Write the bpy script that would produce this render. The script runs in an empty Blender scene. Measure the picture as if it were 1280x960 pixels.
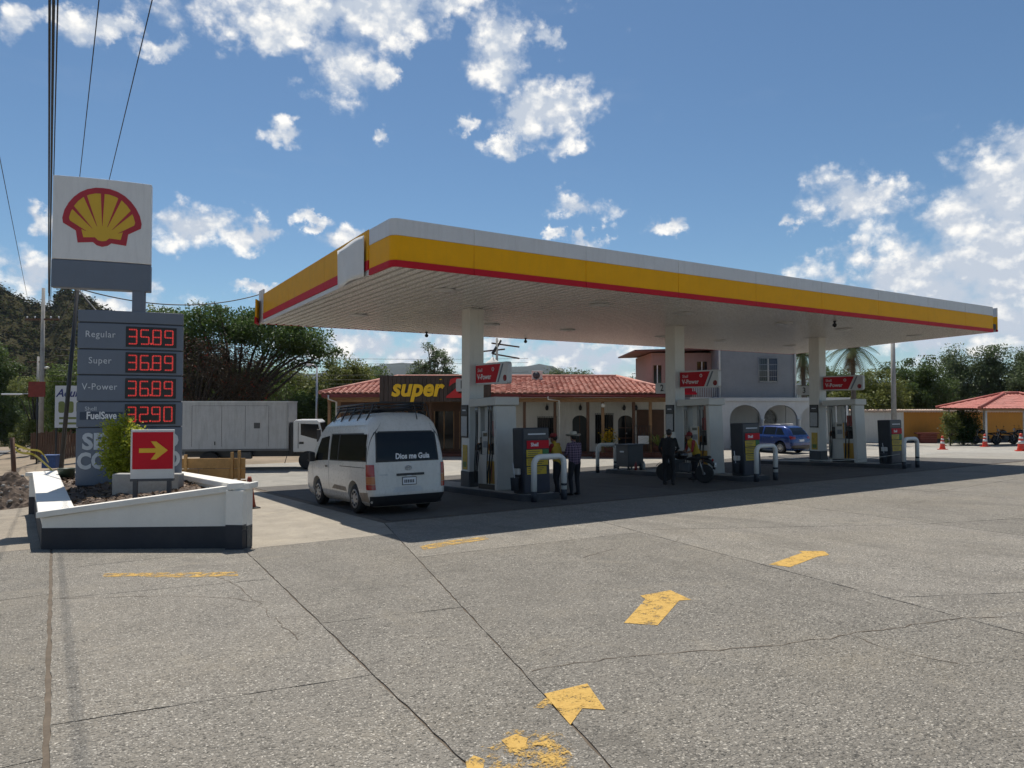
import bpy, bmesh, math, random
import numpy as np
from mathutils import Vector, Matrix
R = math.radians
random.seed(7); rng = np.random.default_rng(7)
SC = bpy.context.scene
COL = SC.collection

# ------------------------------------------------------------------ camera
A = R(32.7); CA, SA = math.cos(A), math.sin(A)
EYE = 1.85; FPX = 890.0; SL = .0415            # eye height, focal length in px of a 1280 frame, ground slope along +Y
cam_d = bpy.data.cameras.new('camera'); cam = bpy.data.objects.new('camera', cam_d); COL.objects.link(cam)
cam.location = (0, 0, EYE); cam.rotation_euler = (R(90) + math.atan(25 / FPX), 0, -A)
cam_d.lens = 36 * FPX / 1280; cam_d.sensor_width = 36; cam_d.clip_start = .1; cam_d.clip_end = 9000
SC.camera = cam

# ------------------------------------------------------------------ node helper
class NT:
    def __init__(s, tree): s.t = tree; s.n = tree.nodes; s.l = tree.links
    def _set(s, sock, v):
        if v is None: return
        if isinstance(v, bpy.types.NodeSocket): s.l.new(v, sock)
        else:
            if isinstance(v, (tuple, list)) and sock.type == 'RGBA' and len(v) == 3: v = (*v, 1)
            sock.default_value = v
    def node(s, typ, ins=None, **kw):
        n = s.n.new(typ)
        for k, v in kw.items(): setattr(n, k, v)
        for k, v in (ins or {}).items(): s._set(n.inputs[k], v)
        return n
    def math(s, op, a, b=None, c=None, clamp=False):
        n = s.node('ShaderNodeMath', operation=op, use_clamp=clamp)
        for i, v in enumerate((a, b, c)): s._set(n.inputs[i], v)
        return n.outputs[0]
    def vec(s, op, a, b=None, c=None):
        n = s.node('ShaderNodeVectorMath', operation=op)
        for i, v in enumerate((a, b, c)): s._set(n.inputs[i], v)
        return n.outputs['Value'] if op in ('LENGTH', 'DOT_PRODUCT', 'DISTANCE') else n.outputs[0]
    def noise(s, v, scale, detail=4, rough=.55, dist=0):
        return s.node('ShaderNodeTexNoise', {'Vector': v, 'Scale': scale, 'Detail': detail, 'Roughness': rough, 'Distortion': dist}).outputs[0]
    def ramp(s, f, a, b, c=0., d=1., smooth=False):
        n = s.node('ShaderNodeMapRange', {0: f, 1: a, 2: b, 3: c, 4: d}, interpolation_type='SMOOTHSTEP' if smooth else 'LINEAR')
        return n.outputs[0]
    def mix(s, f, a, b, mode='MIX'):
        n = s.node('ShaderNodeMix', data_type='RGBA', blend_type=mode)
        s._set(n.inputs[0], f); s._set(n.inputs[6], a); s._set(n.inputs[7], b)
        return n.outputs[2]

# ------------------------------------------------------------------ world: clear sky with cumulus
SUN = Vector((.13, .43, 1)).normalized()        # direction towards the sun
world = bpy.data.worlds.new('World'); SC.world = world; world.use_nodes = True
def build_world():
    t = NT(world.node_tree); t.n.clear()
    sky = t.node('ShaderNodeTexSky', sky_type='NISHITA', sun_disc=False)
    sky.sun_elevation = math.asin(SUN.z); sky.sun_rotation = math.atan2(SUN.x, SUN.y)
    sky.altitude = 600; sky.air_density = 1.0; sky.dust_density = .35; sky.ozone_density = 1.6
    bg = t.node('ShaderNodeBackground', {0: t.mix(1.0, sky.outputs[0], (.74, .90, .97), 'MULTIPLY'), 1: .086})
    d = t.node('ShaderNodeTexCoord').outputs['Generated']
    lat = t.vec('DOT_PRODUCT', d, (CA, -SA, 0)); dep = t.vec('DOT_PRODUCT', d, (SA, CA, 0)); up = t.vec('DOT_PRODUCT', d, (0, 0, 1))
    dd = t.math('MAXIMUM', dep, .12)
    u = t.math('DIVIDE', lat, dd); v = t.math('DIVIDE', up, dd)
    uv = t.node('ShaderNodeCombineXYZ', {0: u, 1: v}).outputs[0]
    wp = t.node('ShaderNodeTexNoise', {'Vector': d, 'Scale': 26., 'Detail': 5, 'Roughness': .62}).outputs['Color']
    uv = t.vec('ADD', uv, t.node('ShaderNodeVectorMath', {0: t.vec('SUBTRACT', wp, (.5, .5, .5)), 'Scale': .085}, operation='SCALE').outputs[0])
    blobs = [(400, 5, 190, 42), (330, 30, 70, 26), (425, 78, 46, 44), (480, 20, 70, 40), (560, 0, 60, 16), (620, 58, 42, 52), (683, 40, 20, 15),
             (683, 132, 60, 38), (650, 150, 30, 18), (585, 153, 15, 11), (632, 182, 24, 11), (717, 178, 16, 9), (353, 162, 22, 14), (480, 175, 11, 13),
             (477, 87, 17, 20), (515, 55, 13, 18), (240, 280, 62, 24), (300, 290, 34, 15), (328, 284, 16, 14), (45, 270, 18, 14), (435, 294, 27, 14),
             (388, 272, 15, 9), (722, 258, 40, 17), (838, 277, 22, 11), (733, 303, 24, 9), (692, 298, 14, 6), (1070, 250, 68, 34), (1105, 235, 34, 22), (990, 273, 13, 10),
             (1290, 190, 40, 40), (1270, 250, 70, 70), (1205, 275, 55, 50), (1230, 330, 120, 70), (1150, 330, 60, 40), (1075, 318, 28, 24), (1045, 345, 42, 22),
             (1110, 350, 60, 34), (1240, 400, 140, 50), (1160, 425, 70, 22), (440, 432, 70, 24), (520, 440, 70, 30), (690, 440, 55, 22), (765, 450, 70, 28), (615, 430, 30, 14),
             (45, 345, 34, 26), (110, 380, 110, 20), (170, 362, 40, 14), (10, 20, 26, 20), (130, 30, 50, 17), (195, 52, 30, 13), (60, 15, 30, 12), (330, 360, 30, 9),
             (1360, 300, 120, 110), (1262, 325, 115, 95), (1200, 372, 120, 52), (1285, 240, 60, 60), (-80, 330, 90, 30), (930, 460, 60, 20)]
    F = None
    for (x, y, rx, ry) in blobs:
        cx, cy, ax, ay = (x - 640) / FPX, (505 - y) / FPX, rx * 1.22 / FPX, ry * 1.22 / FPX
        p = t.vec('MULTIPLY_ADD', uv, (1 / ax, 1 / ay, 0), (-cx / ax, -cy / ay, 0))
        L = t.vec('LENGTH', p)
        F = L if F is None else t.node('ShaderNodeMath', {0: F, 1: L, 2: .25}, operation='SMOOTH_MIN').outputs[0]
    F = t.math('MAXIMUM', t.math('SUBTRACT', 1.0, F), -1.0)
    # the same kind of scattered cumulus all round, outside the surveyed window
    plane = t.node('ShaderNodeVectorMath', {0: d, 1: t.node('ShaderNodeCombineXYZ', {0: t.math('ADD', t.math('ABSOLUTE', up), .25), 1: t.math('ADD', t.math('ABSOLUTE', up), .25), 2: 1.}).outputs[0]}, operation='DIVIDE').outputs[0]
    gen = t.ramp(t.noise(plane, 2.6, 2, .5), .41, .70, -1.0, .9)
    w = t.math('MAXIMUM', t.ramp(t.math('ABSOLUTE', u), .86, 1.0), t.ramp(v, .62, .75))
    w = t.math('MAXIMUM', w, t.ramp(dep, .5, .35))
    F = t.math('ADD', t.math('MULTIPLY', F, t.math('SUBTRACT', 1.0, w)), t.math('MULTIPLY', gen, w))
    q3 = t.node('ShaderNodeVectorMath', {0: d, 1: (1, 1, 1.25)}, operation='MULTIPLY').outputs[0]
    n1 = t.noise(q3, 22, 7, .62); n0 = t.noise(t.vec('ADD', q3, (.002, .004, .012)), 22, 3, .6)
    nb = t.noise(q3, 7, 2, .5)
    bil = t.node('ShaderNodeTexVoronoi', {'Vector': t.vec('ADD', q3, t.node('ShaderNodeVectorMath', {0: wp, 'Scale': .03}, operation='SCALE').outputs[0]), 'Scale': 24., 'Detail': 2.5, 'Roughness': .5}).outputs['Distance']
    bil = t.math('SUBTRACT', 1.0, bil)
    nz = t.math('SUBTRACT', t.math('ADD', t.math('MULTIPLY', n1, .6), t.math('ADD', t.math('MULTIPLY', bil, .22), t.math("MULTIPLY", nb, .26))), .425)
    dens = t.math('ADD', F, t.math('MULTIPLY', nz, 2.8))
    alpha = t.ramp(dens, -.02, .85, 0, 1, True)
    alpha = t.math('MULTIPLY', alpha, t.ramp(up, -.01, .02))
    thick = t.ramp(t.math('ADD', F, t.math('MULTIPLY', t.math('SUBTRACT', nb, .5), 2.2)), .1, 1.5, 0, 1, True)
    rim = t.math('ADD', t.math('MULTIPLY', t.math('SUBTRACT', n1, n0), 2.4), t.math('MULTIPLY', t.math('SUBTRACT', bil, .46), 1.1))
    br = t.math('ADD', t.math('SUBTRACT', .98, t.math('MULTIPLY', thick, .34)), rim)
    br = t.math('MINIMUM', t.math('MAXIMUM', br, .34), 1.04)
    ccol = t.mix(br, (.30, .40, .56), (1.0, .98, .94))
    # thin high cirrus
    ci = t.noise(t.node('ShaderNodeVectorMath', {0: d, 1: (3, 3, 12)}, operation='MULTIPLY').outputs[0], 1.3, 4, .6)
    cir = t.math('MULTIPLY', t.ramp(ci, .60, .95), .07)
    alpha = t.math('MAXIMUM', alpha, t.math('MULTIPLY', cir, t.ramp(up, .0, .15)))
    cb = t.node('ShaderNodeBackground', {0: ccol, 1: .95})
    mx = t.node('ShaderNodeMixShader', {0: alpha, 1: bg.outputs[0], 2: cb.outputs[0]})
    t.node('ShaderNodeOutputWorld', {0: mx.outputs[0]})
build_world()
world.cycles.sampling_method = 'NONE'
sl = bpy.data.lights.new('sun', 'SUN'); sl.energy = 4.6; sl.angle = R(.53); sl.color = (1.0, .94, .845)
so = bpy.data.objects.new('sun', sl); COL.objects.link(so); so.rotation_euler = SUN.to_track_quat('Z', 'Y').to_euler(); so.location = (0, 0, 40)
vs = SC.view_settings; vs.view_transform = 'Standard'; vs.look = 'None'; vs.exposure = .15; vs.gamma = 1; vs.use_curve_mapping = False
SC.render.engine = 'CYCLES'
cy = SC.cycles; cy.use_denoising = True; cy.max_bounces = 5; cy.diffuse_bounces = 2; cy.glossy_bounces = 3; cy.transmission_bounces = 4; cy.transparent_max_bounces = 8
cy.caustics_reflective = False; cy.caustics_refractive = False; cy.sample_clamp_indirect = 6; cy.adaptive_threshold = .025

# ------------------------------------------------------------------ places
def sst(e0, e1, x):
    t = max(0, min(1, (x - e0) / (e1 - e0))); return t * t * (3 - 2 * t)
def gz(x, y):                                     # ground height: falls along +Y, levels out at the shops, the road goes on falling
    return -SL * max(min(y, 26.), -30) - (1 - sst(-3, 3, x)) * .033 * max(0, min(y, 500) - 26.)
def W(lat, dep, z=None):                          # sideways / away from the camera -> world
    x, y = CA * lat + SA * dep, -SA * lat + CA * dep
    return Vector((x, y, gz(x, y) if z is None else z))
def L(px, dep, z=None): return W((px - 640) / FPX * dep, dep, z)
def G(px, py):                                    # survey point on the sloping forecourt
    u, v = (px - 640) / FPX, (480 - py) / FPX; pt = math.atan(25 / FPX)
    dep = math.cos(pt) - v * math.sin(pt); up = math.sin(pt) + v * math.cos(pt)
    x, y = CA * u + SA * dep, -SA * u + CA * dep
    k = EYE / (-up - SL * y)
    return (k * x, k * y)
TILT = -math.atan(SL)

# ------------------------------------------------------------------ mesh builder
class MB:
    def __init__(s): s.v = []; s.f = []; s.m = []; s.sm = []
    def add(s, vs, fs, mi=0, smooth=False):
        o = len(s.v); s.v += [tuple(p) for p in vs]
        for f in fs: s.f.append([i + o for i in f]); s.m.append(mi); s.sm.append(smooth)
        return s
    def box(s, x0, x1, y0, y1, z0, z1, mi=0):
        vs = [(x, y, z) for z in (z0, z1) for x, y in ((x0, y0), (x1, y0), (x1, y1), (x0, y1))]
        return s.add(vs, [(3, 2, 1, 0), (4, 5, 6, 7), (0, 1, 5, 4), (1, 2, 6, 5), (2, 3, 7, 6), (3, 0, 4, 7)], mi)
    def prism(s, poly, a, b, axis='z', mi=0):
        n = len(poly)
        mk = {'z': lambda p, q: (p[0], p[1], q), 'y': lambda p, q: (p[0], q, p[1]), 'x': lambda p, q: (q, p[0], p[1])}[axis]
        vs = [mk(p, a) for p in poly] + [mk(p, b) for p in poly]
        fs = [tuple(range(n))[::-1], tuple(range(n, 2 * n))] + [(i, (i + 1) % n, n + (i + 1) % n, n + i) for i in range(n)]
        return s.add(vs, fs, mi)
    def tube(s, pts, r, n=8, mi=0, cap=True, smooth=True):
        pts = [Vector(p) for p in pts]; k = len(pts); rs = r if isinstance(r, (list, tuple)) else [r] * k
        vs = []; ref = None
        for i, p in enumerate(pts):
            d = (pts[min(i + 1, k - 1)] - pts[max(i - 1, 0)]).normalized()
            if ref is None: ref = Vector((0, 0, 1)) if abs(d.z) < .9 else Vector((1, 0, 0))
            a = d.cross(ref).normalized(); b = a.cross(d).normalized(); ref = b
            for j in range(n):
                t = 2 * math.pi * j / n; vs.append(p + (a * math.cos(t) + b * math.sin(t)) * rs[i])
        fs = [(i * n + j, i * n + (j + 1) % n, (i + 1) * n + (j + 1) % n, (i + 1) * n + j) for i in range(k - 1) for j in range(n)]
        s.add(vs, fs, mi, smooth)
        if cap:
            o = len(s.v) - len(vs)
            s.f.append([o + j for j in range(n)][::-1]); s.m.append(mi); s.sm.append(False)
            s.f.append([o + (k - 1) * n + j for j in range(n)]); s.m.append(mi); s.sm.append(False)
        return s
    def lathe(s, prof, n=20, c=(0, 0, 0), mi=0, axis='z', smooth=True):
        vs = []
        for r, h in prof:
            for j in range(n):
                t = 2 * math.pi * j / n; a, b = r * math.cos(t), r * math.sin(t)
                p = (a, b, h) if axis == 'z' else (h, a, b) if axis == 'x' else (b, h, a)
                vs.append((p[0] + c[0], p[1] + c[1], p[2] + c[2]))
        k = len(prof)
        fs = [(i * n + j, i * n + (j + 1) % n, (i + 1) * n + (j + 1) % n, (i + 1) * n + j) for i in range(k - 1) for j in range(n)]
        fs += [tuple(range(n))[::-1], tuple((k - 1) * n + j for j in range(n))]
        return s.add(vs, fs, mi, smooth)
    def grid(s, fn, nu, nv, mi=0, smooth=True):
        vs = [fn(i / nu, j / nv) for j in range(nv + 1) for i in range(nu + 1)]
        fs = [(j * (nu + 1) + i, j * (nu + 1) + i + 1, (j + 1) * (nu + 1) + i + 1, (j + 1) * (nu + 1) + i) for j in range(nv) for i in range(nu)]
        return s.add(vs, fs, mi, smooth)
    def sphere(s, c, r, n=12, mi=0, sc=(1, 1, 1)):
        m = n // 2
        prof = [(max(1e-4, math.sin(math.pi * i / m)), -math.cos(math.pi * i / m)) for i in range(m + 1)]
        o = len(s.v); s.lathe(prof, n, (0, 0, 0), mi)
        for i in range(o, len(s.v)):
            p = s.v[i]; s.v[i] = (c[0] + p[0] * r * sc[0], c[1] + p[1] * r * sc[1], c[2] + p[2] * r * sc[2])
        return s
    def mesh(s, name, mats):
        me = bpy.data.meshes.new(name); me.from_pydata(s.v, [], s.f); me.update()
        for m in (mats if isinstance(mats, (list, tuple)) else [mats]): me.materials.append(m)
        me.polygons.foreach_set('material_index', s.m); me.polygons.foreach_set('use_smooth', s.sm)
        return me
    def build(s, name, mats, parent=None, loc=(0, 0, 0), rot=(0, 0, 0), bevel=0, fix=True, seg=2):
        me = s.mesh(name, mats)
        if fix:
            bm = bmesh.new(); bm.from_mesh(me); bmesh.ops.recalc_face_normals(bm, faces=bm.faces); bm.to_mesh(me); bm.free()
        o = bpy.data.objects.new(name, me); COL.objects.link(o); o.parent = parent; o.location = loc; o.rotation_euler = rot
        if bevel:
            b = o.modifiers.new('bevel', 'BEVEL'); b.width = bevel; b.segments = seg; b.limit_method = 'ANGLE'; b.angle_limit = R(40)
        return o
def tag(o, label=None, cat=None, group=None, kind=None):
    if label: o['label'] = label
    if cat: o['category'] = cat
    if group: o['group'] = group
    if kind: o['kind'] = kind
    return o
def thing(name, label, cat, loc=(0, 0, 0), rot=0, group=None, tilt=0):
    o = bpy.data.objects.new(name, None); COL.objects.link(o); o.empty_display_size = .2
    o.location = loc; o.rotation_euler = (tilt, 0, rot)
    return tag(o, label, cat, group)
def copy_tree(o, parent=None):
    c = o.copy(); COL.objects.link(c); c.parent = parent
    for ch in o.children: copy_tree(ch, c)
    return c
def join(obs_mesh, mats, name): pass
def text(body, size, mat, parent, M4, name='lettering', ext=.004, shear=0., bold=0., align='CENTER', sx=1., spacing=1., warp=None, fit=None):
    cu = bpy.data.curves.new(name, 'FONT'); cu.body = body; cu.size = size; cu.extrude = ext; cu.shear = shear; cu.offset = bold
    cu.align_x = align; cu.align_y = 'CENTER'; cu.space_character = spacing; cu.resolution_u = 3
    to = bpy.data.objects.new('tmp', cu); COL.objects.link(to); bpy.context.view_layer.update()
    me = bpy.data.meshes.new_from_object(to.evaluated_get(bpy.context.evaluated_depsgraph_get()))
    bpy.data.objects.remove(to); me.name = name; me.materials.clear(); me.materials.append(mat)
    if fit:
        xs_ = [v.co.x for v in me.vertices]; sx = fit / (max(xs_) - min(xs_))
    me.transform(M4 @ Matrix.Diagonal((sx, 1, 1, 1)))
    if warp: bend(me, warp)
    o = bpy.data.objects.new(name, me); COL.objects.link(o); o.parent = parent
    return o
def bend(me, fn, step=.12):
    bm = bmesh.new(); bm.from_mesh(me)
    xs = [v.co.x for v in bm.verts]; x = math.floor(min(xs) / step) * step + step
    while x < max(xs):
        bmesh.ops.bisect_plane(bm, geom=bm.verts[:] + bm.edges[:] + bm.faces[:], plane_co=(x, 0, 0), plane_no=(1, 0, 0)); x += step
    for v in bm.verts: v.co.y += fn(v.co.x)
    bm.to_mesh(me); bm.free()
def front(x, y, z): return Matrix.Translation((x, y, z)) @ Matrix.Rotation(R(90), 4, 'X')                # reads from -y
def leftface(x, y, z): return Matrix.Translation((x, y, z)) @ Matrix.Rotation(R(-90), 4, 'Z') @ Matrix.Rotation(R(90), 4, 'X')  # reads from -x

# ------------------------------------------------------------------ materials
def mat(name, col, rough=.6, metal=0., var=.18, scale=2.5, bump=0., bscale=40, dirt=0., dirtcol=(.16, .13, .10), coat=0., spec=.5, emit=None, estr=0., streak=False):
    m = bpy.data.materials.new(name); m.use_nodes = True; t = NT(m.node_tree); b = t.n['Principled BSDF']
    co = t.node('ShaderNodeTexCoord').outputs['Object']
    n1 = t.noise(co, scale, 5, .6); n2 = t.noise(co, scale * 9, 3, .6)
    f = t.math('ADD', t.math('MULTIPLY', n1, .65), t.math('MULTIPLY', n2, .35))
    lo = tuple(c * (1 - var) for c in col); hi = tuple(min(1, c * (1 + var)) for c in col)
    c = t.mix(t.ramp(f, .3, .7), lo, hi)
    if dirt:
        dv = t.node('ShaderNodeVectorMath', {0: co, 1: (6, 6, .7) if streak else (1, 1, 1)}, operation='MULTIPLY').outputs[0]
        dn = t.noise(dv, 1.7, 6, .65)
        c = t.mix(t.math('MULTIPLY', t.ramp(dn, .48, .75), dirt), c, dirtcol)
    t.l.new(c, b.inputs['Base Color'])
    b.inputs['Metallic'].default_value = metal; b.inputs['Specular IOR Level'].default_value = spec
    t.l.new(t.ramp(n2, .2, .8, max(.03, rough - .08), min(1, rough + .08)), b.inputs['Roughness'])
    if coat: b.inputs['Coat Weight'].default_value = coat; b.inputs['Coat Roughness'].default_value = .06
    if bump:
        bn = t.node('ShaderNodeBump', {'Strength': bump, 'Distance': .02, 'Height': t.noise(co, bscale, 4, .6)})
        t.l.new(bn.outputs[0], b.inputs['Normal'])
    if emit: b.inputs['Emission Color'].default_value = (*emit, 1); b.inputs['Emission Strength'].default_value = estr
    return m
def glass(name, col=(.012, .014, .016), rough=.05):
    return mat(name, col, rough, 0, .1, spec=.35)
WHITE = mat('white_paint', (.74, .725, .69), .45, var=.05, dirt=.25, dirtcol=(.45, .42, .36), streak=True)
OFFWHITE = mat('soffit_white', (.80, .79, .77), .28, var=.04, dirt=.12, dirtcol=(.5, .47, .42))
YELLOW = mat('fascia_yellow', (.80, .38, .004), .5, spec=.15, var=.05, dirt=.15, dirtcol=(.45, .27, .03), streak=True)
RED = mat('sign_red', (.50, .012, .025), .5, var=.06, spec=.15)
DKGREY = mat('dark_grey_paint', (.05, .055, .065), .5, var=.2, dirt=.25)
NAVY = mat('navy_paint', (.022, .026, .036), .55, var=.2, dirt=.2, dirtcol=(.08, .075, .07))
SIGNGREY = mat('sign_slate_grey', (.13, .155, .20), .5, var=.06, dirt=.2, dirtcol=(.12, .13, .15), streak=True)
BLACK = mat('black_rubber', (.014, .014, .015), .7, var=.3)
BLACKP = mat('black_plastic', (.018, .018, .02), .4, var=.2)
STEEL = mat('galvanised_steel', (.38, .39, .40), .42, .6, var=.15)
CHROME = mat('hub_silver', (.42, .42, .43), .35, .7, var=.2, dirt=.4)
CONC = mat('plain_concrete', (.34, .33, .31), .85, var=.2, bump=.3, dirt=.4)
KERB = mat('kerb_dark_concrete', (.05, .052, .058), .75, var=.3, bump=.3, dirt=.4, dirtcol=(.14, .13, .12))
WOODP = mat('pale_plank', (.46, .27, .10), .7, var=.3, scale=3, bump=.2, dirt=.3, dirtcol=(.2, .12, .06))
WOODD = mat('brown_timber', (.10, .045, .022), .6, var=.3, bump=.1)
WOODT = mat('tan_timber', (.30, .17, .08), .6, var=.3)
CREAM = mat('cream_render', (.68, .655, .60), .85, var=.08, scale=1, bump=.15, dirt=.3, dirtcol=(.35, .31, .26), streak=True)
GLASS = glass('dark_glass'); 
SKIN = mat('skin', (.30, .15, .09), .5, var=.1)
HAIR = mat('black_hair', (.01, .009, .008), .5)
LED = mat('led_red', (.5, .02, .015), .4, emit=(1, .07, .06), estr=.38)
LEDOFF = mat('led_screen_black', (.012, .008, .009), .35)
LETTER = mat('white_lettering', (.75, .75, .76), .5, var=.05)
PALELET = mat('pale_grey_lettering', (.60, .62, .65), .5, var=.15)
TERRA = mat('terracotta_tile', (.48, .22, .17), .8, var=.3, scale=1.2, bump=.2, dirt=.6, dirtcol=(.62, .41, .34))
DKRED = mat('oxide_red_paint', (.16, .022, .022), .5, var=.15)
# ------------------------------------------------------------------ ground materials
def concrete(name, base, stone_lo, stone_hi, peb, warm=(.30, .25, .18), big=.5, pscale=30.):
    m = bpy.data.materials.new(name); m.use_nodes = True; t = NT(m.node_tree); b = t.n['Principled BSDF']
    p = t.node('ShaderNodeNewGeometry').outputs['Position']
    jit = t.node('ShaderNodeTexNoise', {'Vector': p, 'Scale': 18., 'Detail': 2}).outputs['Color']
    pj = t.vec('ADD', p, t.node('ShaderNodeVectorMath', {0: jit, 'Scale': .04}, operation='SCALE').outputs[0])
    v1 = t.node('ShaderNodeTexVoronoi', {'Vector': pj, 'Scale': pscale, 'Randomness': 1.}); v2 = t.node('ShaderNodeTexVoronoi', {'Vector': pj, 'Scale': pscale * 2.3})
    r1 = t.node('ShaderNodeSeparateColor', {0: v1.outputs['Color']}).outputs[0]; r2 = t.node('ShaderNodeSeparateColor', {0: v2.outputs['Color']}).outputs[1]
    n_big = t.noise(p, .22, 4, .6, .6); n_mid = t.noise(p, 1.6, 5, .65, .4); n_f = t.noise(p, 90, 3, .7)
    c = t.mix(t.ramp(n_mid, .3, .7), tuple(k * .82 for k in base), tuple(k * 1.16 for k in base))
    c = t.mix(t.math('MULTIPLY', t.ramp(n_big, .42, .68, 0, 1, True), big), c, warm)
    v3 = t.node('ShaderNodeTexVoronoi', {'Vector': pj, 'Scale': pscale * .55}); r3 = t.node('ShaderNodeSeparateColor', {0: v3.outputs['Color']}).outputs[2]
    tone = t.math('ADD', t.math('MULTIPLY', r1, .55), t.math('ADD', t.math('MULTIPLY', r2, .3), t.math('MULTIPLY', r3, .15)))
    stone = t.mix(t.ramp(tone, .15, .85), stone_lo, stone_hi)
    cover = t.ramp(v1.outputs['Distance'], .60, .28)
    wearp = t.ramp(t.noise(p, .55, 4, .6), .30, .62, .45, 1.)
    c = t.mix(t.math('MULTIPLY', t.math('MULTIPLY', cover, wearp), peb), c, stone)
    c = t.mix(t.math('MULTIPLY', t.ramp(r2, .93, .99), peb * .7), c, tuple(min(.75, k * 1.45) for k in stone_hi))
    c = t.mix(t.math('MULTIPLY', t.ramp(n_f, .52, .66), .7), c, tuple(k * .32 for k in base))
    st = t.noise(t.node('ShaderNodeVectorMath', {0: p, 1: (.5, .14, 1)}, operation='MULTIPLY').outputs[0], 1.1, 6, .65, 1.)
    c = t.mix(t.math('MULTIPLY', t.ramp(st, .53, .72), .5), c, tuple(k * .52 for k in base))
    pt_ = t.noise(p, .9, 6, .7, 1.2); c = t.mix(t.math('MULTIPLY', t.ramp(pt_, .55, .72), .35), c, tuple(k * 1.35 for k in warm))
    sp = t.noise(p, 3.1, 5, .7, .5); c = t.mix(t.math('MULTIPLY', t.ramp(sp, .64, .74), .5), c, tuple(k * .42 for k in base))
    oi = t.node('ShaderNodeObjectInfo').outputs['Random']
    c = t.mix(1.0, c, t.node('ShaderNodeCombineColor', {0: t.ramp(oi, 0, 1, .86, 1.08), 1: t.ramp(oi, 0, 1, .86, 1.08), 2: t.ramp(oi, 0, 1, .86, 1.09)}).outputs[0], 'MULTIPLY')
    t.l.new(c, b.inputs['Base Color']); b.inputs['Roughness'].default_value = .82; b.inputs['Specular IOR Level'].default_value = .3
    hgt = t.math('ADD', t.math('MULTIPLY', t.math('MULTIPLY', cover, peb), 1.0), t.math('MULTIPLY', n_f, .5))
    bn = t.node('ShaderNodeBump', {'Strength': .7, 'Distance': .018, 'Height': hgt}); t.l.new(bn.outputs[0], b.inputs['Normal'])
    return m
AGG = concrete('washed_aggregate_concrete', (.225, .207, .177), (.045, .042, .036), (.50, .465, .40), 1.0, (.26, .228, .175), .5, 40.)
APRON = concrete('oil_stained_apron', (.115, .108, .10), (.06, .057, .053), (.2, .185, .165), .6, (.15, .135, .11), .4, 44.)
SMOOTH = concrete('smooth_dusty_concrete', (.33, .295, .24), (.24, .22, .19), (.42, .385, .33), .22, (.40, .35, .27), .5)
YARD = concrete('pale_yard_concrete', (.33, .315, .28), (.24, .23, .21), (.42, .40, .36), .25, (.38, .34, .28), .5)
ASPHALT = concrete('grey_road_surface', (.19, .185, .18), (.12, .12, .12), (.3, .3, .3), .5, (.24, .22, .2), .4)
DIRT = mat('dry_dirt', (.24, .185, .13), .95, var=.35, scale=.5, bump=.5, bscale=8, dirt=.5, dirtcol=(.12, .13, .06))
SOIL = mat('dark_planter_soil', (.085, .06, .045), .95, var=.55, scale=4, bump=1., bscale=18, dirt=.4, dirtcol=(.17, .13, .10))
JOINT = mat('joint_dirt', (.12, .095, .07), .95, var=.4, scale=6)

# ------------------------------------------------------------------ terrain
def axis(pts):
    out = []
    for (a, b, st) in pts: out += list(np.arange(a, b, st))
    return out
def hill_z(x, y):
    lat = CA * x - SA * y; dep = SA * x + CA * y
    z = 97 * math.exp(-((lat + 330) / 162) ** 2 - ((dep - 300) / 120) ** 2)
    if z > .4:
        z *= 1 + .10 * math.sin(lat * .045 + 1) * math.cos(dep * .033) + .05 * math.sin(lat * .11) * math.sin(dep * .09 + 2)
    return z if z > .25 else 0
xs = axis([(-900, -60, 20), (-60, 70, 2.0), (70, 1200, 30)]); ys = axis([(-120, -20, 20), (-20, 90, 2.0), (90, 500, 12), (500, 2600, 60)])
g = MB(); nx = len(xs)
g.v = [(x, y, gz(x, y) - .11 + hill_z(x, y)) for y in ys for x in xs]
g.f = [(j * nx + i, j * nx + i + 1, (j + 1) * nx + i + 1, (j + 1) * nx + i) for j in range(len(ys) - 1) for i in range(nx - 1)]
g.m = [0] * len(g.f); g.sm = [True] * len(g.f)
HILLM = mat('dry_scrub_ground', (.055, .05, .028), .95, spec=0., var=.3, scale=.05, dirt=.75, dirtcol=(.03, .035, .015))
for k, f in enumerate(g.f):
    if hill_z(g.v[f[0]][0], g.v[f[0]][1]) > .3: g.m[k] = 1
tag(g.build('ground', [DIRT, HILLM], fix=False), 'dry earth ground falling away beyond the forecourt', 'ground', kind='structure')

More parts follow.
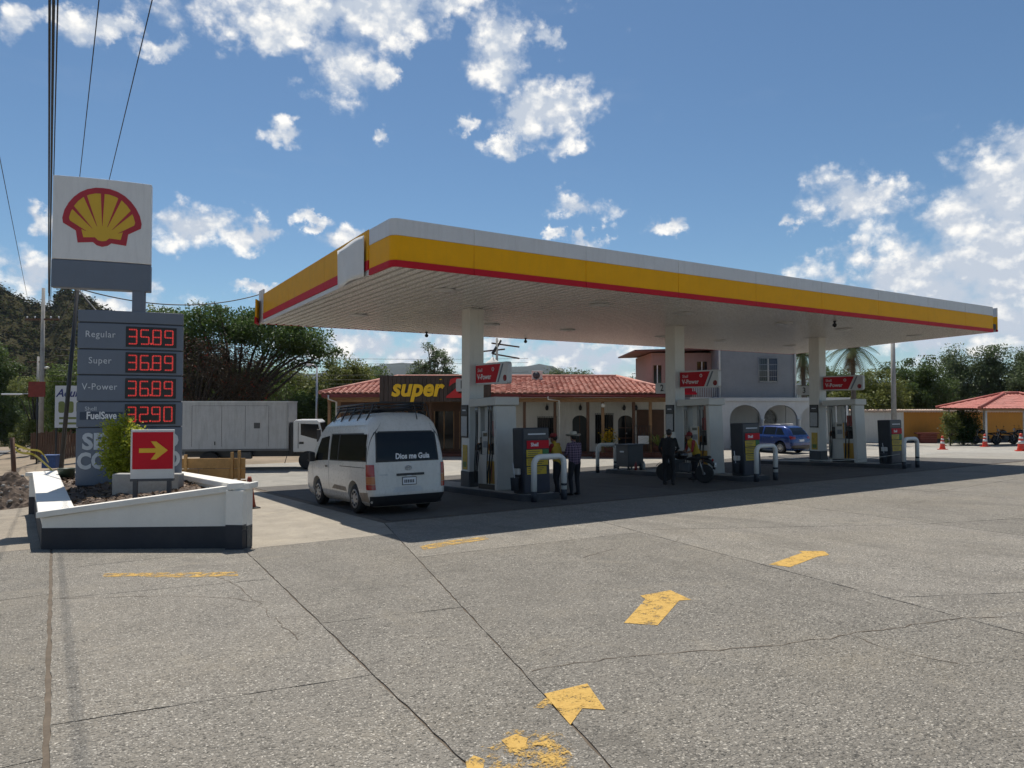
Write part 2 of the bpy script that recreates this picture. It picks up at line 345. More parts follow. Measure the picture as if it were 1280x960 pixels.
# ------------------------------------------------------------------ forecourt slabs
fore = thing('forecourt', 'weathered concrete forecourt with open joints around the fuel pumps', 'forecourt'); tag(fore, kind='structure')
bed = MB()
for y0, y1 in ((-6, 26), (26, 36)):
    q = [(0, y0), (64, y0), (64, y1), (0, y1)]
    bed.add([(x, y, -SL * min(y, 26) - .010) for x, y in q], [(0, 1, 2, 3)])
bed.build('joint_bed', JOINT, fore)
def slab(poly, m, name='concrete_slab', gap=.007, parent=fore):
    n = len(poly); cx = sum(p[0] for p in poly) / n; cyy = sum(p[1] for p in poly) / n
    area = sum(poly[i][0] * poly[(i + 1) % n][1] - poly[(i + 1) % n][0] * poly[i][1] for i in range(n))
    if area < 0: poly = poly[::-1]
    # inset each edge
    out = []
    for i in range(n):
        p0, p1, p2 = Vector(poly[i - 1]), Vector(poly[i]), Vector(poly[(i + 1) % n])
        d1, d2 = (p1 - p0).normalized(), (p2 - p1).normalized()
        n1, n2 = Vector((-d1.y, d1.x)), Vector((-d2.y, d2.x)); b = (n1 + n2); k = gap / max(.25, b.dot(n1))
        out.append(p1 + b * k)
    # roughen the arrises
    pts = []
    for i in range(n):
        a, b = out[i], out[(i + 1) % n]; m_ = max(1, min(80, int((b - a).length / .16)))
        nn = Vector((-(b - a).y, (b - a).x)).normalized()
        for j in range(m_):
            e = 0 if j == 0 else random.uniform(-.006, .008)
            pts.append(a.lerp(b, j / m_) + nn * e)
    zf = lambda y: -SL * min(y, 26.)
    k = len(pts)
    vsx = [(p.x, p.y, zf(p.y)) for p in pts] + [(p.x, p.y, zf(p.y) - .06) for p in pts]
    mb = MB().add(vsx, [tuple(range(k))] + [(i, k + i, k + (i + 1) % k, (i + 1) % k) for i in range(k)])
    return mb.build(name, m, parent, fix=False)
B = [lambda y: 0., lambda y: 1.68 + .0768 * y, lambda y: 1.70 + .291 * y, lambda y: 6.30 + .2517 * y, lambda y: 11.6 + .235 * y, lambda y: 17. + .2 * y, lambda y: 22.6 + .16 * y, lambda y: 28.6 + .12 * y, lambda y: 35. + .06 * y, lambda y: 42., lambda y: 49., lambda y: 56., lambda y: 63.]
YD = 13.62
def strip(i, cuts, m, ymin=-6., ymax=YD):
    ysq = [ymin] + [c if isinstance(c, tuple) else (c, c) for c in cuts] + [ymax]
    ysq = [c if isinstance(c, tuple) else (c, c) for c in ysq]
    for (a0, a1), (b0, b1) in zip(ysq[:-1], ysq[1:]):
        slab([(B[i](a0), a0), (B[i + 1](a1), a1), (B[i + 1](b1), b1), (B[i](b0), b0)], m, gap=.007)
strip(0, [(5.55, 5.2), (9.9, 9.4)], AGG, ymax=12.1)
slab([(B[1](.6), .6), (B[2](.6) , .6), (B[2](6.6), 6.6), (B[1](6.9), 6.9)], AGG)
slab([(B[1](6.9), 6.9), (B[2](6.6), 6.6), (B[2](12.1), 12.1), (B[1](12.1), 12.1)], AGG)
slab([(B[1](.6), .6), (B[1](-6), -6), (B[3](-6), -6), (B[3](.6), .6), (B[2](.6), .6)], AGG)
strip(2, [(9.6, 9.3)], AGG, ymin=.6)
strip(3, [(4.2, 1.6), (9.6, 6.6)], AGG); strip(4, [(6.7, 4.8)], AGG); strip(5, [(4, 5.5), (9.5, 9.9)], AGG); strip(6, [7.], AGG)
strip(7, [3., 8.5], AGG); strip(8, [5.5], AGG, ymax=14); strip(9, [5.5], AGG, ymax=14); strip(10, [5.5], YARD, ymax=14); strip(11, [5.5], YARD, ymax=14)
slab([(2.75, 12.1), (B[2](12.1), 12.1), (5.66, YD), (5.66, 17.2), (2.75, 17.2)], SMOOTH)
for x0, x1, y0, y1 in ((2.9, 5.66, 17.2, 22.), (2.9, 5.66, 22., 26), (.02, 2.9, 22.4, 26)): slab([(x0, y0), (x1, y0), (x1, y1), (x0, y1)], SMOOTH)
slab([(0, 12.1), (2.73, 12.1), (2.73, 15), (0, 15)], AGG)
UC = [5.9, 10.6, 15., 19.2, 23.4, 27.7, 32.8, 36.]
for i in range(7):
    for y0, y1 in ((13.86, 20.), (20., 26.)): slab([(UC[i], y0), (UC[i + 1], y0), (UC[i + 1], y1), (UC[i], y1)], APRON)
for x0 in (36., 42., 49., 56.):
    for y0, y1 in ((14., 20.), (20., 26.)): slab([(x0, y0), (x0 + (6 if x0 < 40 else 7), y0), (x0 + (6 if x0 < 40 else 7), y1), (x0, y1)], YARD)
xx = 0.
for x1 in (5.7, 11, 16, 21, 26, 31, 36, 42, 49, 56, 63):
    for y0, y1 in ((26, 30.5), (30.5, 36)): slab([(xx, y0), (x1, y0), (x1, y1), (xx, y1)], YARD)
    xx = x1
# trench drain round the pump apron
GRATE = mat('drain_grate_iron', (.03, .03, .032), .6, .4, var=.3)
d = MB()
for (x0, x1, y0, y1) in ((5.67, 36, YD + .02, 13.85), (5.68, 5.88, 13.86, 26)):
    d.add([(x, y, -SL * y - .03) for x, y in ((x0, y0), (x1, y0), (x1, y1), (x0, y1))], [(0, 1, 2, 3)])
    nb = int(max(x1 - x0, y1 - y0) / .25)
    for i in range(nb):
        if x1 - x0 > 1: xa = x0 + i * .25; d.box(xa, xa + .04, y0, y1, -SL * 13.73 - .03, -SL * 13.73 - .012)
d.build('drain_channel', GRATE, fore, fix=False)
# cracks
def crack(pts, w):
    vsx, fs = [], []
    P = []
    for a, b in zip(pts[:-1], pts[1:]):
        a, b = Vector(a), Vector(b); n = max(2, int((b - a).length / .12))
        for j in range(n): P.append(a.lerp(b, j / n) + Vector((random.gauss(0, .018), random.gauss(0, .022))))
    P.append(Vector(pts[-1])); off = Vector((0, 0))
    for i, p in enumerate(P):
        dr = (P[min(i + 1, len(P) - 1)] - P[max(i - 1, 0)]).normalized(); nn = Vector((-dr.y, dr.x)); ww = w * random.uniform(.35, 1.3)
        for q in (p + nn * ww, p - nn * ww): vsx.append((q.x, q.y, -SL * q.y + .004))
    fs = [(2 * i, 2 * i + 1, 2 * i + 3, 2 * i + 2) for i in range(len(P) - 1)]
    MB().add(vsx, fs).build('crack', JOINT, fore, fix=False)
crack([G(662, 838), G(760, 824), G(860, 815), G(975, 808), G(1060, 793), G(1180, 776), G(1290, 768)], .006)
crack([G(1060, 793), G(1120, 815), G(1200, 830)], .004)
crack([(6.3, 8.), (7.4, 8.4), (8.2, 8.1), (8.8, 8.5)], .005)
crack([G(75, 748), G(200, 745), G(262, 746), G(330, 752)], .005)
crack([G(270, 720), G(300, 735), G(340, 770), G(372, 800)], .004)
crack([G(1010, 640), G(1100, 636), G(1180, 622), G(1290, 612)], .006)
# painted arrows
def paint(name, wear):
    m = bpy.data.materials.new(name); m.use_nodes = True; t = NT(m.node_tree); b = t.n['Principled BSDF']
    p = t.node('ShaderNodeNewGeometry').outputs['Position']
    n = t.math('ADD', t.math('MULTIPLY', t.noise(p, 7, 6, .7), .6), t.math('MULTIPLY', t.noise(p, 60, 4, .7), .4))
    t.l.new(t.mix(t.ramp(t.noise(p, 25, 4, .7), .3, .7), (.43, .25, .045), (.57, .36, .08)), b.inputs['Base Color']); b.inputs['Roughness'].default_value = .7
    t.l.new(t.ramp(n, wear - .04, wear + .05), b.inputs['Alpha'])
    bn = t.node('ShaderNodeBump', {'Strength': .4, 'Distance': .01, 'Height': t.noise(p, 60, 4, .7)}); t.l.new(bn.outputs[0], b.inputs['Normal'])
    return m
P1 = paint('worn_yellow_paint', .43); P2 = paint('very_worn_yellow_paint', .50); P3 = paint('faded_yellow_dust', .555)
def marking(poly, m, name, dz=.004):
    pts = [G(*p) for p in poly]
    MB().add([(x, y, -SL * y + dz) for x, y in pts], [tuple(range(len(pts)))]).build(name, m, fore)
marking([(680, 868), (734, 855), (757, 888), (728, 886), (713, 907), (697, 888)], P1, 'painted_arrow', .005)
marking([(666, 885), (684, 872), (692, 880), (684, 886)], P2, 'painted_arrow')
marking([(780, 779), (807, 749), (800, 745), (838, 738), (864, 750), (849, 751), (822, 782)], P1, 'painted_arrow')
marking([(961, 706), (1003, 691), (998, 689), (1030, 689), (1037, 694), (1022, 696), (988, 709)], P1, 'painted_arrow')
marking([(524, 683), (560, 676), (606, 671), (611, 674), (570, 681), (530, 688)], P2, 'painted_stripe')
marking([(130, 717), (200, 716), (296, 715), (298, 720), (230, 722), (128, 721)], P2, 'painted_stripe')
marking([(582, 953), (592, 945), (606, 950), (604, 962), (584, 964)], P1, 'paint_splash')
marking([(626, 926), (644, 919), (660, 924), (656, 936), (636, 936)], P1, 'paint_splash', .006)
marking([(600, 935), (640, 912), (700, 915), (722, 940), (715, 975), (620, 980)], P3, 'paint_splash', .0045)
marking([(640, 938), (690, 925), (718, 945), (705, 965), (650, 960)], P2, 'paint_splash', .007)

# ------------------------------------------------------------------ road
def road_strip(name, x0, x1, y0, y1, st, m, dz=0., label='road'):
    mb = MB(); n = int((y1 - y0) / st)
    mb.v = [(x, y0 + j * (y1 - y0) / n, gz(x, y0 + j * (y1 - y0) / n) + dz) for j in range(n + 1) for x in (x0, (x0 + x1) / 2, x1)]
    mb.f = [(3 * j + i, 3 * j + i + 1, 3 * j + i + 4, 3 * j + i + 3) for j in range(n) for i in (0, 1)]; mb.m = [0] * len(mb.f); mb.sm = [False] * len(mb.f)
    return tag(mb.build(name, m, fix=False), label, 'road', kind='structure')
rd = road_strip('road', -11, -4.2, -8, 480, 4, ASPHALT, -.03, 'grey road running downhill past the price sign')
vg = thing('road_shoulder', 'concrete shoulder slabs between the road and the forecourt', 'road'); tag(vg, kind='structure')
for y0, y1 in ((-6, 5.), (5., 10.2), (10.2, 14.6)): slab([(-4.2, y0), (-.02, y0), (-.02, y1), (-4.2, y1)], AGG, parent=vg)
b2 = MB(); b2.add([(x, y, -SL * y - .010) for x, y in ((-4.3, -6), (0, -6), (0, 14.7), (-4.3, 14.7))], [(0, 1, 2, 3)]); b2.build('joint_bed', JOINT, vg)
sh = MB(); sh.grid(lambda a, b: (-4.25 + 4.6 * a, 14.5 + 15 * b, gz(-4.25 + 4.6 * a, 14.5 + 15 * b) - .03 + .025 * math.sin(a * 9) * math.sin(b * 23)), 24, 60)
tag(sh.build('dirt_verge', concrete('pale_dusty_verge', (.30, .26, .205), (.2, .18, .15), (.4, .36, .3), .35, (.36, .31, .24), .6), fix=False), 'pale dusty verge beside the planter', 'ground', kind='structure')
# ------------------------------------------------------------------ fuel canopy
ZC = 4.72
FL, FR, BR, BL = (5.75, 13.5), (31.5, 13.3), (35.8, 25.9), (6.1, 26.3)
canopy = thing('fuel_canopy', 'long flat fuel canopy with yellow and red fascia on three white columns', 'canopy', (19.2, 18.8, gz(19.2, 18.8)))
CO = Vector(canopy.location)
def cl(x, y, z): return (x - CO.x, y - CO.y, z - CO.z)
CR = .19
def yf(x): return FL[1] + (FR[1] - FL[1]) * (x - FL[0]) / (FR[0] - FL[0]) + (CR - math.sqrt(max(0, CR * CR - (FL[0] + CR - x) ** 2)) if x < FL[0] + CR else 0) if x <= FR[0] else FR[1] + (BR[1] - FR[1]) * (x - FR[0]) / (BR[0] - FR[0])
def yb(x): return BL[1] + (BR[1] - BL[1]) * (x - BL[0]) / (BR[0] - BL[0]) if x >= BL[0] else BL[1] - (BL[0] - x) * 36
mb = MB(); x = FL[0] + .16
while x < BR[0] - .3:
    x1 = x + .17
    vsx = [cl(x, yf(x) + .08, ZC), cl(x1, yf(x1) + .08, ZC), cl(x1, yb(x1) - .1, ZC), cl(x, yb(x) - .1, ZC)]
    e = 0.
    vsx += [cl(x - e, yf(x) + .08, ZC + .07), cl(x1 + e, yf(x1) + .08, ZC + .07), cl(x1 + e, yb(x1) - .1, ZC + .07), cl(x - e, yb(x) - .1, ZC + .07)]
    mb.add(vsx, [(3, 2, 1, 0), (0, 4, 7, 3), (1, 2, 6, 5)]); x += .27
tag(mb.build('soffit', OFFWHITE, canopy, fix=False), 'white slatted soffit', kind='stuff')
dk = [(FL[0] + .04, FL[1] + .3), (FL[0] + .1, FL[1] + .1), (FL[0] + .3, FL[1] + .04), (FR[0] - .06, FR[1] + .06), (BR[0] - .06, BR[1] - .06), (BL[0] + .06, BL[1] - .06)]
mb = MB().prism([(x_ - CO.x, y_ - CO.y) for x_, y_ in dk], ZC + .09 - CO.z, ZC + .3 - CO.z)
mb.build('roof_deck', mat('deck_steel', (.06, .058, .056), .8), canopy, fix=False)
# fascia: a path along the edge, panels cut along it
def edge_panels(path, bands, cuts, inward=.05):
    # path: list of xy; cumulative length
    P = [Vector(p) for p in path]; S = [0]
    for a, b in zip(P[:-1], P[1:]): S.append(S[-1] + (b - a).length)
    def at(s):
        for i in range(len(P) - 1):
            if s <= S[i + 1] + 1e-6: return P[i].lerp(P[i + 1], (s - S[i]) / max(1e-6, S[i + 1] - S[i])), i
        return P[-1], len(P) - 2
    def nrm(s):
        a, b = at(max(0, s - .03))[0], at(min(S[-1], s + .03))[0]; dd = (b - a).normalized(); return Vector((dd.y, -dd.x))
    for a, b in zip(cuts[:-1], cuts[1:]):
        a2, b2 = a + .006, min(b, S[-1]) - .006
        ss = sorted(set([a2, b2] + [s for s in S if a2 < s < b2]))
        for nm, z0, z1, m, off in bands:
            mb = MB(); vsx = []
            for s in ss:
                p = at(s)[0]; n = nrm(s)
                for z in (z0, z1):
                    q = p + n * off; vsx.append(cl(q.x, q.y, z))
                for z in (z0, z1):
                    q = p + n * (off - inward); vsx.append(cl(q.x, q.y, z))
            k = len(ss); fs = []
            for i in range(k - 1):
                o, e = 4 * i, 4 * i + 4
                fs += [(o, e, e + 1, o + 1), (o + 3, e + 3, e + 2, o + 2), (o + 2, e + 2, e, o), (o + 1, e + 1, e + 3, o + 3)]
            fs += [(0, 1, 3, 2), (4 * k - 4, 4 * k - 2, 4 * k - 1, 4 * k - 3)]
            mb.add(vsx, fs).build(nm, m, canopy)
WHITECAP = mat('white_fascia', (.62, .62, .63), .4, var=.05, dirt=.3, dirtcol=(.42, .41, .4), streak=True)
bandsF = [('red_trim', ZC - .05, ZC + .085, RED, .012), ('yellow_panel', ZC + .09, ZC + .60, YELLOW, 0.), ('white_panel', ZC + .605, ZC + .95, WHITECAP, .004)]
r = .17
arc = [(FL[0] + r - r * math.cos(t), FL[1] + r - r * math.sin(t)) for t in [R(90) * i / 10 for i in range(11)]]
pathF = [(FL[0], FL[1] + 1.25)] + arc + [FR]
arcl = 1.25 - r + r * math.pi / 2
edge_panels(pathF, bandsF, [0] + [arcl + k for k in (1.75, 4.85, 7.95, 11.05, 14.15, 17.25, 20.35, 23.0)] + [arcl + 25.15])
# right end and back, then the left side which has lost its white capping
bandsB = [('red_trim', ZC - .0, ZC + .085, RED, .012)] + bandsF[1:]
edge_panels([FR, BR], bandsB, [0.02, 3.1, 6.2, 9.3, 13.2]); edge_panels([BR, BL], bandsB, [0.02] + [3.1 * k for k in range(1, 10)] + [29.6])
LB = [('red_trim', ZC + .09, ZC + .29, RED, .012), ('yellow_panel', ZC + .295, ZC + .97, mat('faded_yellow', (.70, .34, .006), .5, spec=.15, var=.08, dirt=.3, dirtcol=(.4, .22, .03), streak=True), 0.)]
edge_panels([(BL[0] - .02, BL[1] - .75), (FL[0], FL[1] + 1.27)], LB, [0, 3.6, 7.4, 10.75])
edge_panels([(BL[0] - .02, BL[1] - .75), (FL[0] + .005, FL[1] + 1.27)], [('bare_trim', ZC - .03, ZC + .08, WHITECAP, -.01)], [0, 10.75])
edge_panels([BL, (BL[0] - .25, BL[1] - .55)], [('red_trim', ZC - .05, ZC + .17, RED, .02), ('yellow_panel', ZC + .18, ZC + .8, YELLOW, .0)], [0, .6])
edge_panels([(BL[0] - .02, BL[1] - .1), (BL[0] - .02, BL[1] - .72)], [('bare_panel', ZC, ZC + 1.15, WHITECAP, .0)], [0, .62])
tp = MB(); tp.grid(lambda a, b: cl(FL[0] - .05 + .03 * math.sin(a * 9) * b, 14.95 + 1.75 * a, ZC + .86 - .92 * b + .03 * math.sin(a * 5)), 14, 8)
tb = tp.build('tarpaulin', mat('white_tarpaulin', (.66, .66, .65), .6, var=.08), canopy, fix=False)
sm = tb.modifiers.new('s', 'SOLIDIFY'); sm.thickness = .008
# columns
COLX = (10.65, 19.2, 27.8); CY = 18.8
for i, x in enumerate(COLX):
    g0 = gz(x, CY)
    mb = MB().box(*[v for v in (x - CO.x - .25, x - CO.x + .25)], CY - CO.y - .25, CY - CO.y + .25, g0 + .1 - CO.z, ZC + .02 - CO.z)
    c = mb.build('column', WHITE, canopy, bevel=.025)
    MB().box(x - CO.x - .265, x - CO.x + .265, CY - CO.y - .265, CY - CO.y + .265, g0 + .14 - CO.z, g0 + .62 - CO.z).build('base_skirt', DKGREY, c, bevel=.02)
    MB().box(x - CO.x - .30, x - CO.x + .30, CY - CO.y - .30, CY - CO.y + .30, ZC - .03 - CO.z, ZC - .004 - CO.z).build('collar', OFFWHITE, c, bevel=.008)
    bx = x - CO.x - .25; z0 = g0 + 1.62 - CO.z; yy = CY - CO.y
    MB().box(bx - .04, bx - .002, yy - .2, yy + .21, z0, z0 + .98).build('notice_board', BLACKP, c, bevel=.01)
    MB().box(bx - .046, bx - .041, yy - .165, yy + .175, z0 + .05, z0 + .64).build('notice_sheet', mat('printed_sheet%d' % i, (.42, .43, .44), .6, var=.2, scale=14), c)
    MB().box(bx - .046, bx - .041, yy - .165, yy + .175, z0 + .70, z0 + .93).build('notice_header', DKGREY, c)
    MB().box(bx - .0475, bx - .0465, yy - .1, yy + .1, z0 + .8, z0 + .84).build('print_line', PALELET, c)
    MB().box(bx - .012, bx - .002, yy - .14, yy + .14, z0 - .95, z0 - .22).build('poster', mat('yellow_poster%d' % i, (.55, .36, .05), .5, var=.3, scale=9), c)
    MB().box(bx - .014, bx - .0125, yy - .1, yy + .1, z0 - .88, z0 - .72).build('poster_mark', mat('poster_green%d' % i, (.12, .2, .05), .5), c)
# recessed lights
LAMPM = mat('lamp_lens', (.6, .6, .58), .25, var=.05)
for x in (8.2, 13.2, 16.6, 21.6, 25.2, 30.2):
    for y in (15.9, 21.9):
        q = cl(x, y, ZC)
        l = MB().lathe([(.30, -.002), (.30, -.035), (.26, -.05), (.2, -.05)], 20, q).build('ceiling_light', WHITECAP, canopy)
        MB().lathe([(.2, -.045), (.17, -.058), (.05, -.064)], 20, q).build('lens', LAMPM, l)
for x, y in ((22.6, 14.6), (12.4, 25.6), (17.2, 25.7)):
    q = cl(x, y, ZC); o = MB().lathe([(.05, -.001), (.05, -.05), (.03, -.06), (.03, -.1)], 12, q).build('security_camera', BLACKP, canopy); MB().sphere((q[0], q[1], q[2] - .15), .075).build('camera_dome', GLASS, o)

# ------------------------------------------------------------------ pump islands
def rounded(x0, x1, y0, y1, r, n=5):
    out = []
    for cx, cyy, a0 in ((x1 - r, y1 - r, 0), (x0 + r, y1 - r, 90), (x0 + r, y0 + r, 180), (x1 - r, y0 + r, 270)):
        out += [(cx + r * math.cos(R(a0 + 90 * i / n)), cyy + r * math.sin(R(a0 + 90 * i / n))) for i in range(n + 1)]
    return out
ORD = ('beside the parked van', 'where the motorcycle is being fuelled', 'beside the blue car lane')
for i, x in enumerate(COLX):
    o = thing('pump_island', 'raised dark-kerbed pump island ' + ORD[i], 'pump island', (x, 18.6, gz(x, 18.6)), 0, 'pump islands under the canopy', TILT)
    MB().prism(rounded(-.62, .62, -3.55, 3.55, .25), -.02, .15).build('kerb', KERB, o, bevel=.02)
    MB().prism(rounded(-.5, .5, -3.43, 3.43, .2), .15, .154).build('island_paving', CONC, o)
def on_island(x, y): return (x, y, gz(x, y) + .152)

# dispenser
YPAN = mat('pump_yellow', (.50, .27, .03), .4, var=.15); PWHITE = mat('pump_white', (.58, .56, .52), .35, var=.06, dirt=.2, dirtcol=(.35, .34, .32)); DISP = mat('pump_display', (.05, .06, .055), .2)
REDP = mat('pump_red', (.28, .03, .03), .4, var=.2); DKORANGE = mat('nozzle_orange', (.35, .12, .03), .5)
def dispenser(x, label):
    o = thing('fuel_dispenser', label, 'fuel pump', on_island(x, 17.5), 0, 'fuel dispensers on the islands', TILT)
    MB().box(-.34, .34, -.70, -.54, 0, 2.36).build('end_panel', PWHITE, o, bevel=.03)
    MB().box(-.16, .16, .46, .68, 0, 2.36).build('end_panel', PWHITE, o, bevel=.03)
    MB().box(-.40, .40, -.77, .74, 2.36, 2.6).build('top_beam', PWHITE, o, bevel=.025)
    base = MB().box(-.27, .27, -.54, .46, 0, .14).build('plinth', BLACKP, o)
    cab = MB().box(-.25, .25, -.54, .46, .14, .98).build('cabinet', PWHITE, o, bevel=.01)
    for s in (-1, 1):
        MB().box(*sorted((s * .25, s * .258)), -.50, -.06, .17, .80).build('lower_door', YPAN, cab)
        MB().box(*sorted((s * .25, s * .256)), .0, .42, .17, .90).build('lower_door', PWHITE, cab, bevel=.002)
        MB().box(*sorted((s * .2585, s * .262)), -.30, -.26, .2, .76).build('red_stripe', REDP, cab)
    head = MB().box(-.23, .23, -.14, .30, .98, 1.66).build('display_head', PWHITE, o, bevel=.02)
    for s in (-1, 1):
        MB().box(*sorted((s * .23, s * .236)), -.02, .2, 1.5, 1.6).build('display', DISP, head)
        MB().box(*sorted((s * .23, s * .236)), -.02, .2, 1.18, 1.36).build('keypad', mat('keypad_grey', (.25, .26, .28), .5, scale=20, var=.4), head)
        MB().box(*sorted((s * .23, s * .235)), -.12, -.06, 1.0, 1.64).build('grade_strip', YPAN, head)
    MB().box(-.15, .15, .02, .24, 1.66, 2.36).build('riser', PWHITE, o, bevel=.01)
    red = MB().box(-.16, .16, -.5, -.2, 1.5, 1.94).build('grade_panel', REDP, o, bevel=.01)
    MB().box(-.2, .2, -.52, -.16, .98, 1.48).build('nozzle_boot', BLACKP, o, bevel=.02)
    MB().box(-.2, .2, .3, .46, .98, 1.48).build('nozzle_boot', BLACKP, o, bevel=.02)
    for s in (-1, 1):
        for k, y in enumerate((-.42, -.28, .34, .42)):
            xo = s * .33
            pts = [(xo, y, 2.37), (xo, y, 2.0), (xo + s * .02, y + .01, 1.4), (xo + s * .07, y + .02, .7), (xo + s * .06, y + .05, .25), (xo + s * .02, y + .10, .2), (xo - s * .02, y + .12, .5), (s * .25, y + .1, 1.0), (s * .235, y + .05, 1.18)]
            sp = smooth_path(pts, 4)
            h = MB().tube(sp, .016, 6).build('hose', BLACK, o)
            MB().tube([(xo, y, 2.37), (xo, y, 2.2)], .028, 8).build('hose_coupling', STEEL, h)
            nz = MB(); nz.tube([(s * .22, y + .05, 1.3), (s * .30, y + .05, 1.24), (s * .31, y + .05, 1.12)], [.025, .035, .022], 8); nz.box(*sorted((s * .26, s * .33)), y + .02, y + .08, 1.1, 1.25)
            nz.build('nozzle', DKORANGE if k % 2 else BLACKP, o, bevel=.008)
    return o
def smooth_path(P, n):
    P = [Vector(p) for p in P]; out = []
    for i in range(len(P) - 1):
        p0, p1, p2, p3 = P[max(i - 1, 0)], P[i], P[i + 1], P[min(i + 2, len(P) - 1)]
        for j in range(n):
            t = j / n
            out.append(.5 * ((2 * p1) + (p2 - p0) * t + (2 * p0 - 5 * p1 + 4 * p2 - p3) * t * t + (3 * p1 - p0 - 3 * p2 + p3) * t ** 3))
    out.append(P[-1]); return out
d0 = dispenser(COLX[0], 'white fuel dispenser with hanging black hoses ' + 'nearest the parked white van')
for i in (1, 2):
    c = copy_tree(d0); c.location = on_island(COLX[i], 17.5)
    c['label'] = ('white fuel dispenser with black hoses behind the parked motorcycle', 'white fuel dispenser with black hoses next to the blue car')[i - 1]

# windscreen-wash and bin cabinet at the island end
YNOTE = mat('yellow_notice', (.60, .42, .03), .5, var=.12); GREEN = mat('green_notice', (.03, .16, .05), .5)
def cabinet(x, label):
    o = thing('service_cabinet', label, 'cabinet', on_island(x, 15.6), 0, 'service cabinets at the island ends', TILT)
    MB().box(-.42, .42, -.24, .26, 0, 1.72).build('body', NAVY, o, bevel=.03)
    MB().box(-.39, .40, -.252, -.241, .06, .70).build('lower_door', mat('navy_door', (.02, .026, .05), .4), o, bevel=.003)
    hd = MB().box(-.39, .40, -.252, -.241, 1.42, 1.69).build('header_panel', DKGREY, o, bevel=.003)
    MB().box(-.26, .3, -.2545, -.2525, 1.53, 1.565).build('print_line', PALELET, hd)
    rp = MB().box(-.30, .40, -.256, -.241, 1.17, 1.38).build('red_notice', RED, o)
    text('Shell', .13, LETTER, rp, front(-.06, -.258, 1.27), ext=.001, bold=.004)
    for z0, z1, x1 in ((.95, 1.14, .18), (.73, .92, .36), (.5, .70, .30)):
        n = MB().box(-.32, x1, -.256, -.241, z0, z1).build('yellow_notice', YNOTE, o)
        for q in range(3): MB().box(-.28, x1 - .08 - .06 * q, -.2575, -.2565, z1 - .05 - .05 * q, z1 - .035 - .05 * q).build('print_line', DKGREY, n)
    MB().box(.2, .38, -.256, -.241, .95, 1.14).build('green_notice', GREEN, o)
    b = MB().lathe([(.10, .0), (.12, .32), (.125, .33), (.11, .33), (.1, .05)], 14, (-.55, -.02, .1)).build('water_bucket', DKGREY, o)
    MB().tube([(-.55, -.05, .2), (-.60, -.02, .82)], .012, 6).build('squeegee_handle', PALELET, b)
    MB().box(-.52, -.421, -.12, .10, .5, .66).build('paper_dispenser', PWHITE, o, bevel=.02)
    return o
k0 = cabinet(COLX[0], 'dark service cabinet with red and yellow notices behind the attendant in a cap')
for i in (1, 2):
    c = copy_tree(k0); c.location = on_island(COLX[i], 15.6)
    c['label'] = ('dark service cabinet with notices in front of the parked blue car', 'dark service cabinet with notices against the white and ochre wall')[i - 1]

# U-shaped guard bollards
def bollard(x, y, label, grp='white hoop guards at the island ends'):
    o = thing('hoop_bollard', label, 'bollard', (x, y, gz(x, y)), 0, grp)
    w, h, r = .47, 1.12, .19
    pts = [(-w, 0, .16), (-w, 0, h - r)] + [(-w + r - r * math.cos(R(a)), 0, h - r + r * math.sin(R(a))) for a in (20, 40, 60, 80, 90)] + [(w - r + r * math.cos(R(a)), 0, h - r + r * math.sin(R(a))) for a in (90, 80, 60, 40, 20)] + [(w, 0, h - r), (w, 0, .16)]
    MB().tube(pts, .075, 12).build('hoop', WHITE, o)
    for s in (-1, 1):
        f = MB().lathe([(.079, -.03), (.079, .26), (.076, .262)], 12, (s * w, 0, 0)).build('painted_foot', NAVY, o)
        if s == 1: MB().lathe([(.0765, .36), (.0765, .42)], 12, (s * w, 0, 0)).build('dark_band', NAVY, f)
    return o
for i, x in enumerate(COLX): bollard(x + .02, 14.86, ('white pipe hoop guard in front of the attendant and hatted man', 'white pipe hoop guard in front of the blue car', 'white pipe hoop guard closest to the ochre wall')[i])
bollard(19.0, 22.45, 'white pipe hoop guard at the rear island end facing the tiled shop')
bollard(10.7, 22.45, 'white pipe hoop guard behind the van at the rear island end')
# low oil cabinet with bottles, rear of the middle island
o = thing('oil_cabinet', 'low grey oil cabinet on the rear of the middle island', 'cabinet', on_island(19.15, 21.2), 0, None, TILT)
MB().box(-.4, .4, -.35, .35, .12, .95).build('body', mat('cabinet_grey', (.06, .063, .07), .5), o, bevel=.02)
MB().box(-.44, .44, -.39, .39, .95, 1.0).build('lid', DKGREY, o, bevel=.01)
for sx in (-1, 1):
    for sy in (-1, 1): MB().box(sx * .35 - .03, sx * .35 + .03, sy * .3 - .03, sy * .3 + .03, 0, .12).build('leg', BLACKP, o)
MB().box(-.404, -.4005, -.12, .12, .68, .74).build('print_line', PALELET, o)
for k, (dx, dy, m) in enumerate(((-.2, -.55, REDP), (.0, -.6, BLACKP), (.22, -.55, PWHITE))):
    b = MB().lathe([(.05, 0), (.055, .02), (.055, .22), (.02, .28), (.02, .32)], 10).build('oil_bottle', m, None, (19.15 + dx, 21.2 + dy, gz(19, 20.6) + .156))
    tag(b, ('small red oil bottle beside the low grey cabinet', 'small black oil bottle beside the low grey cabinet', 'small white oil bottle beside the low grey cabinet')[k], 'bottle', 'oil bottles on the middle island')

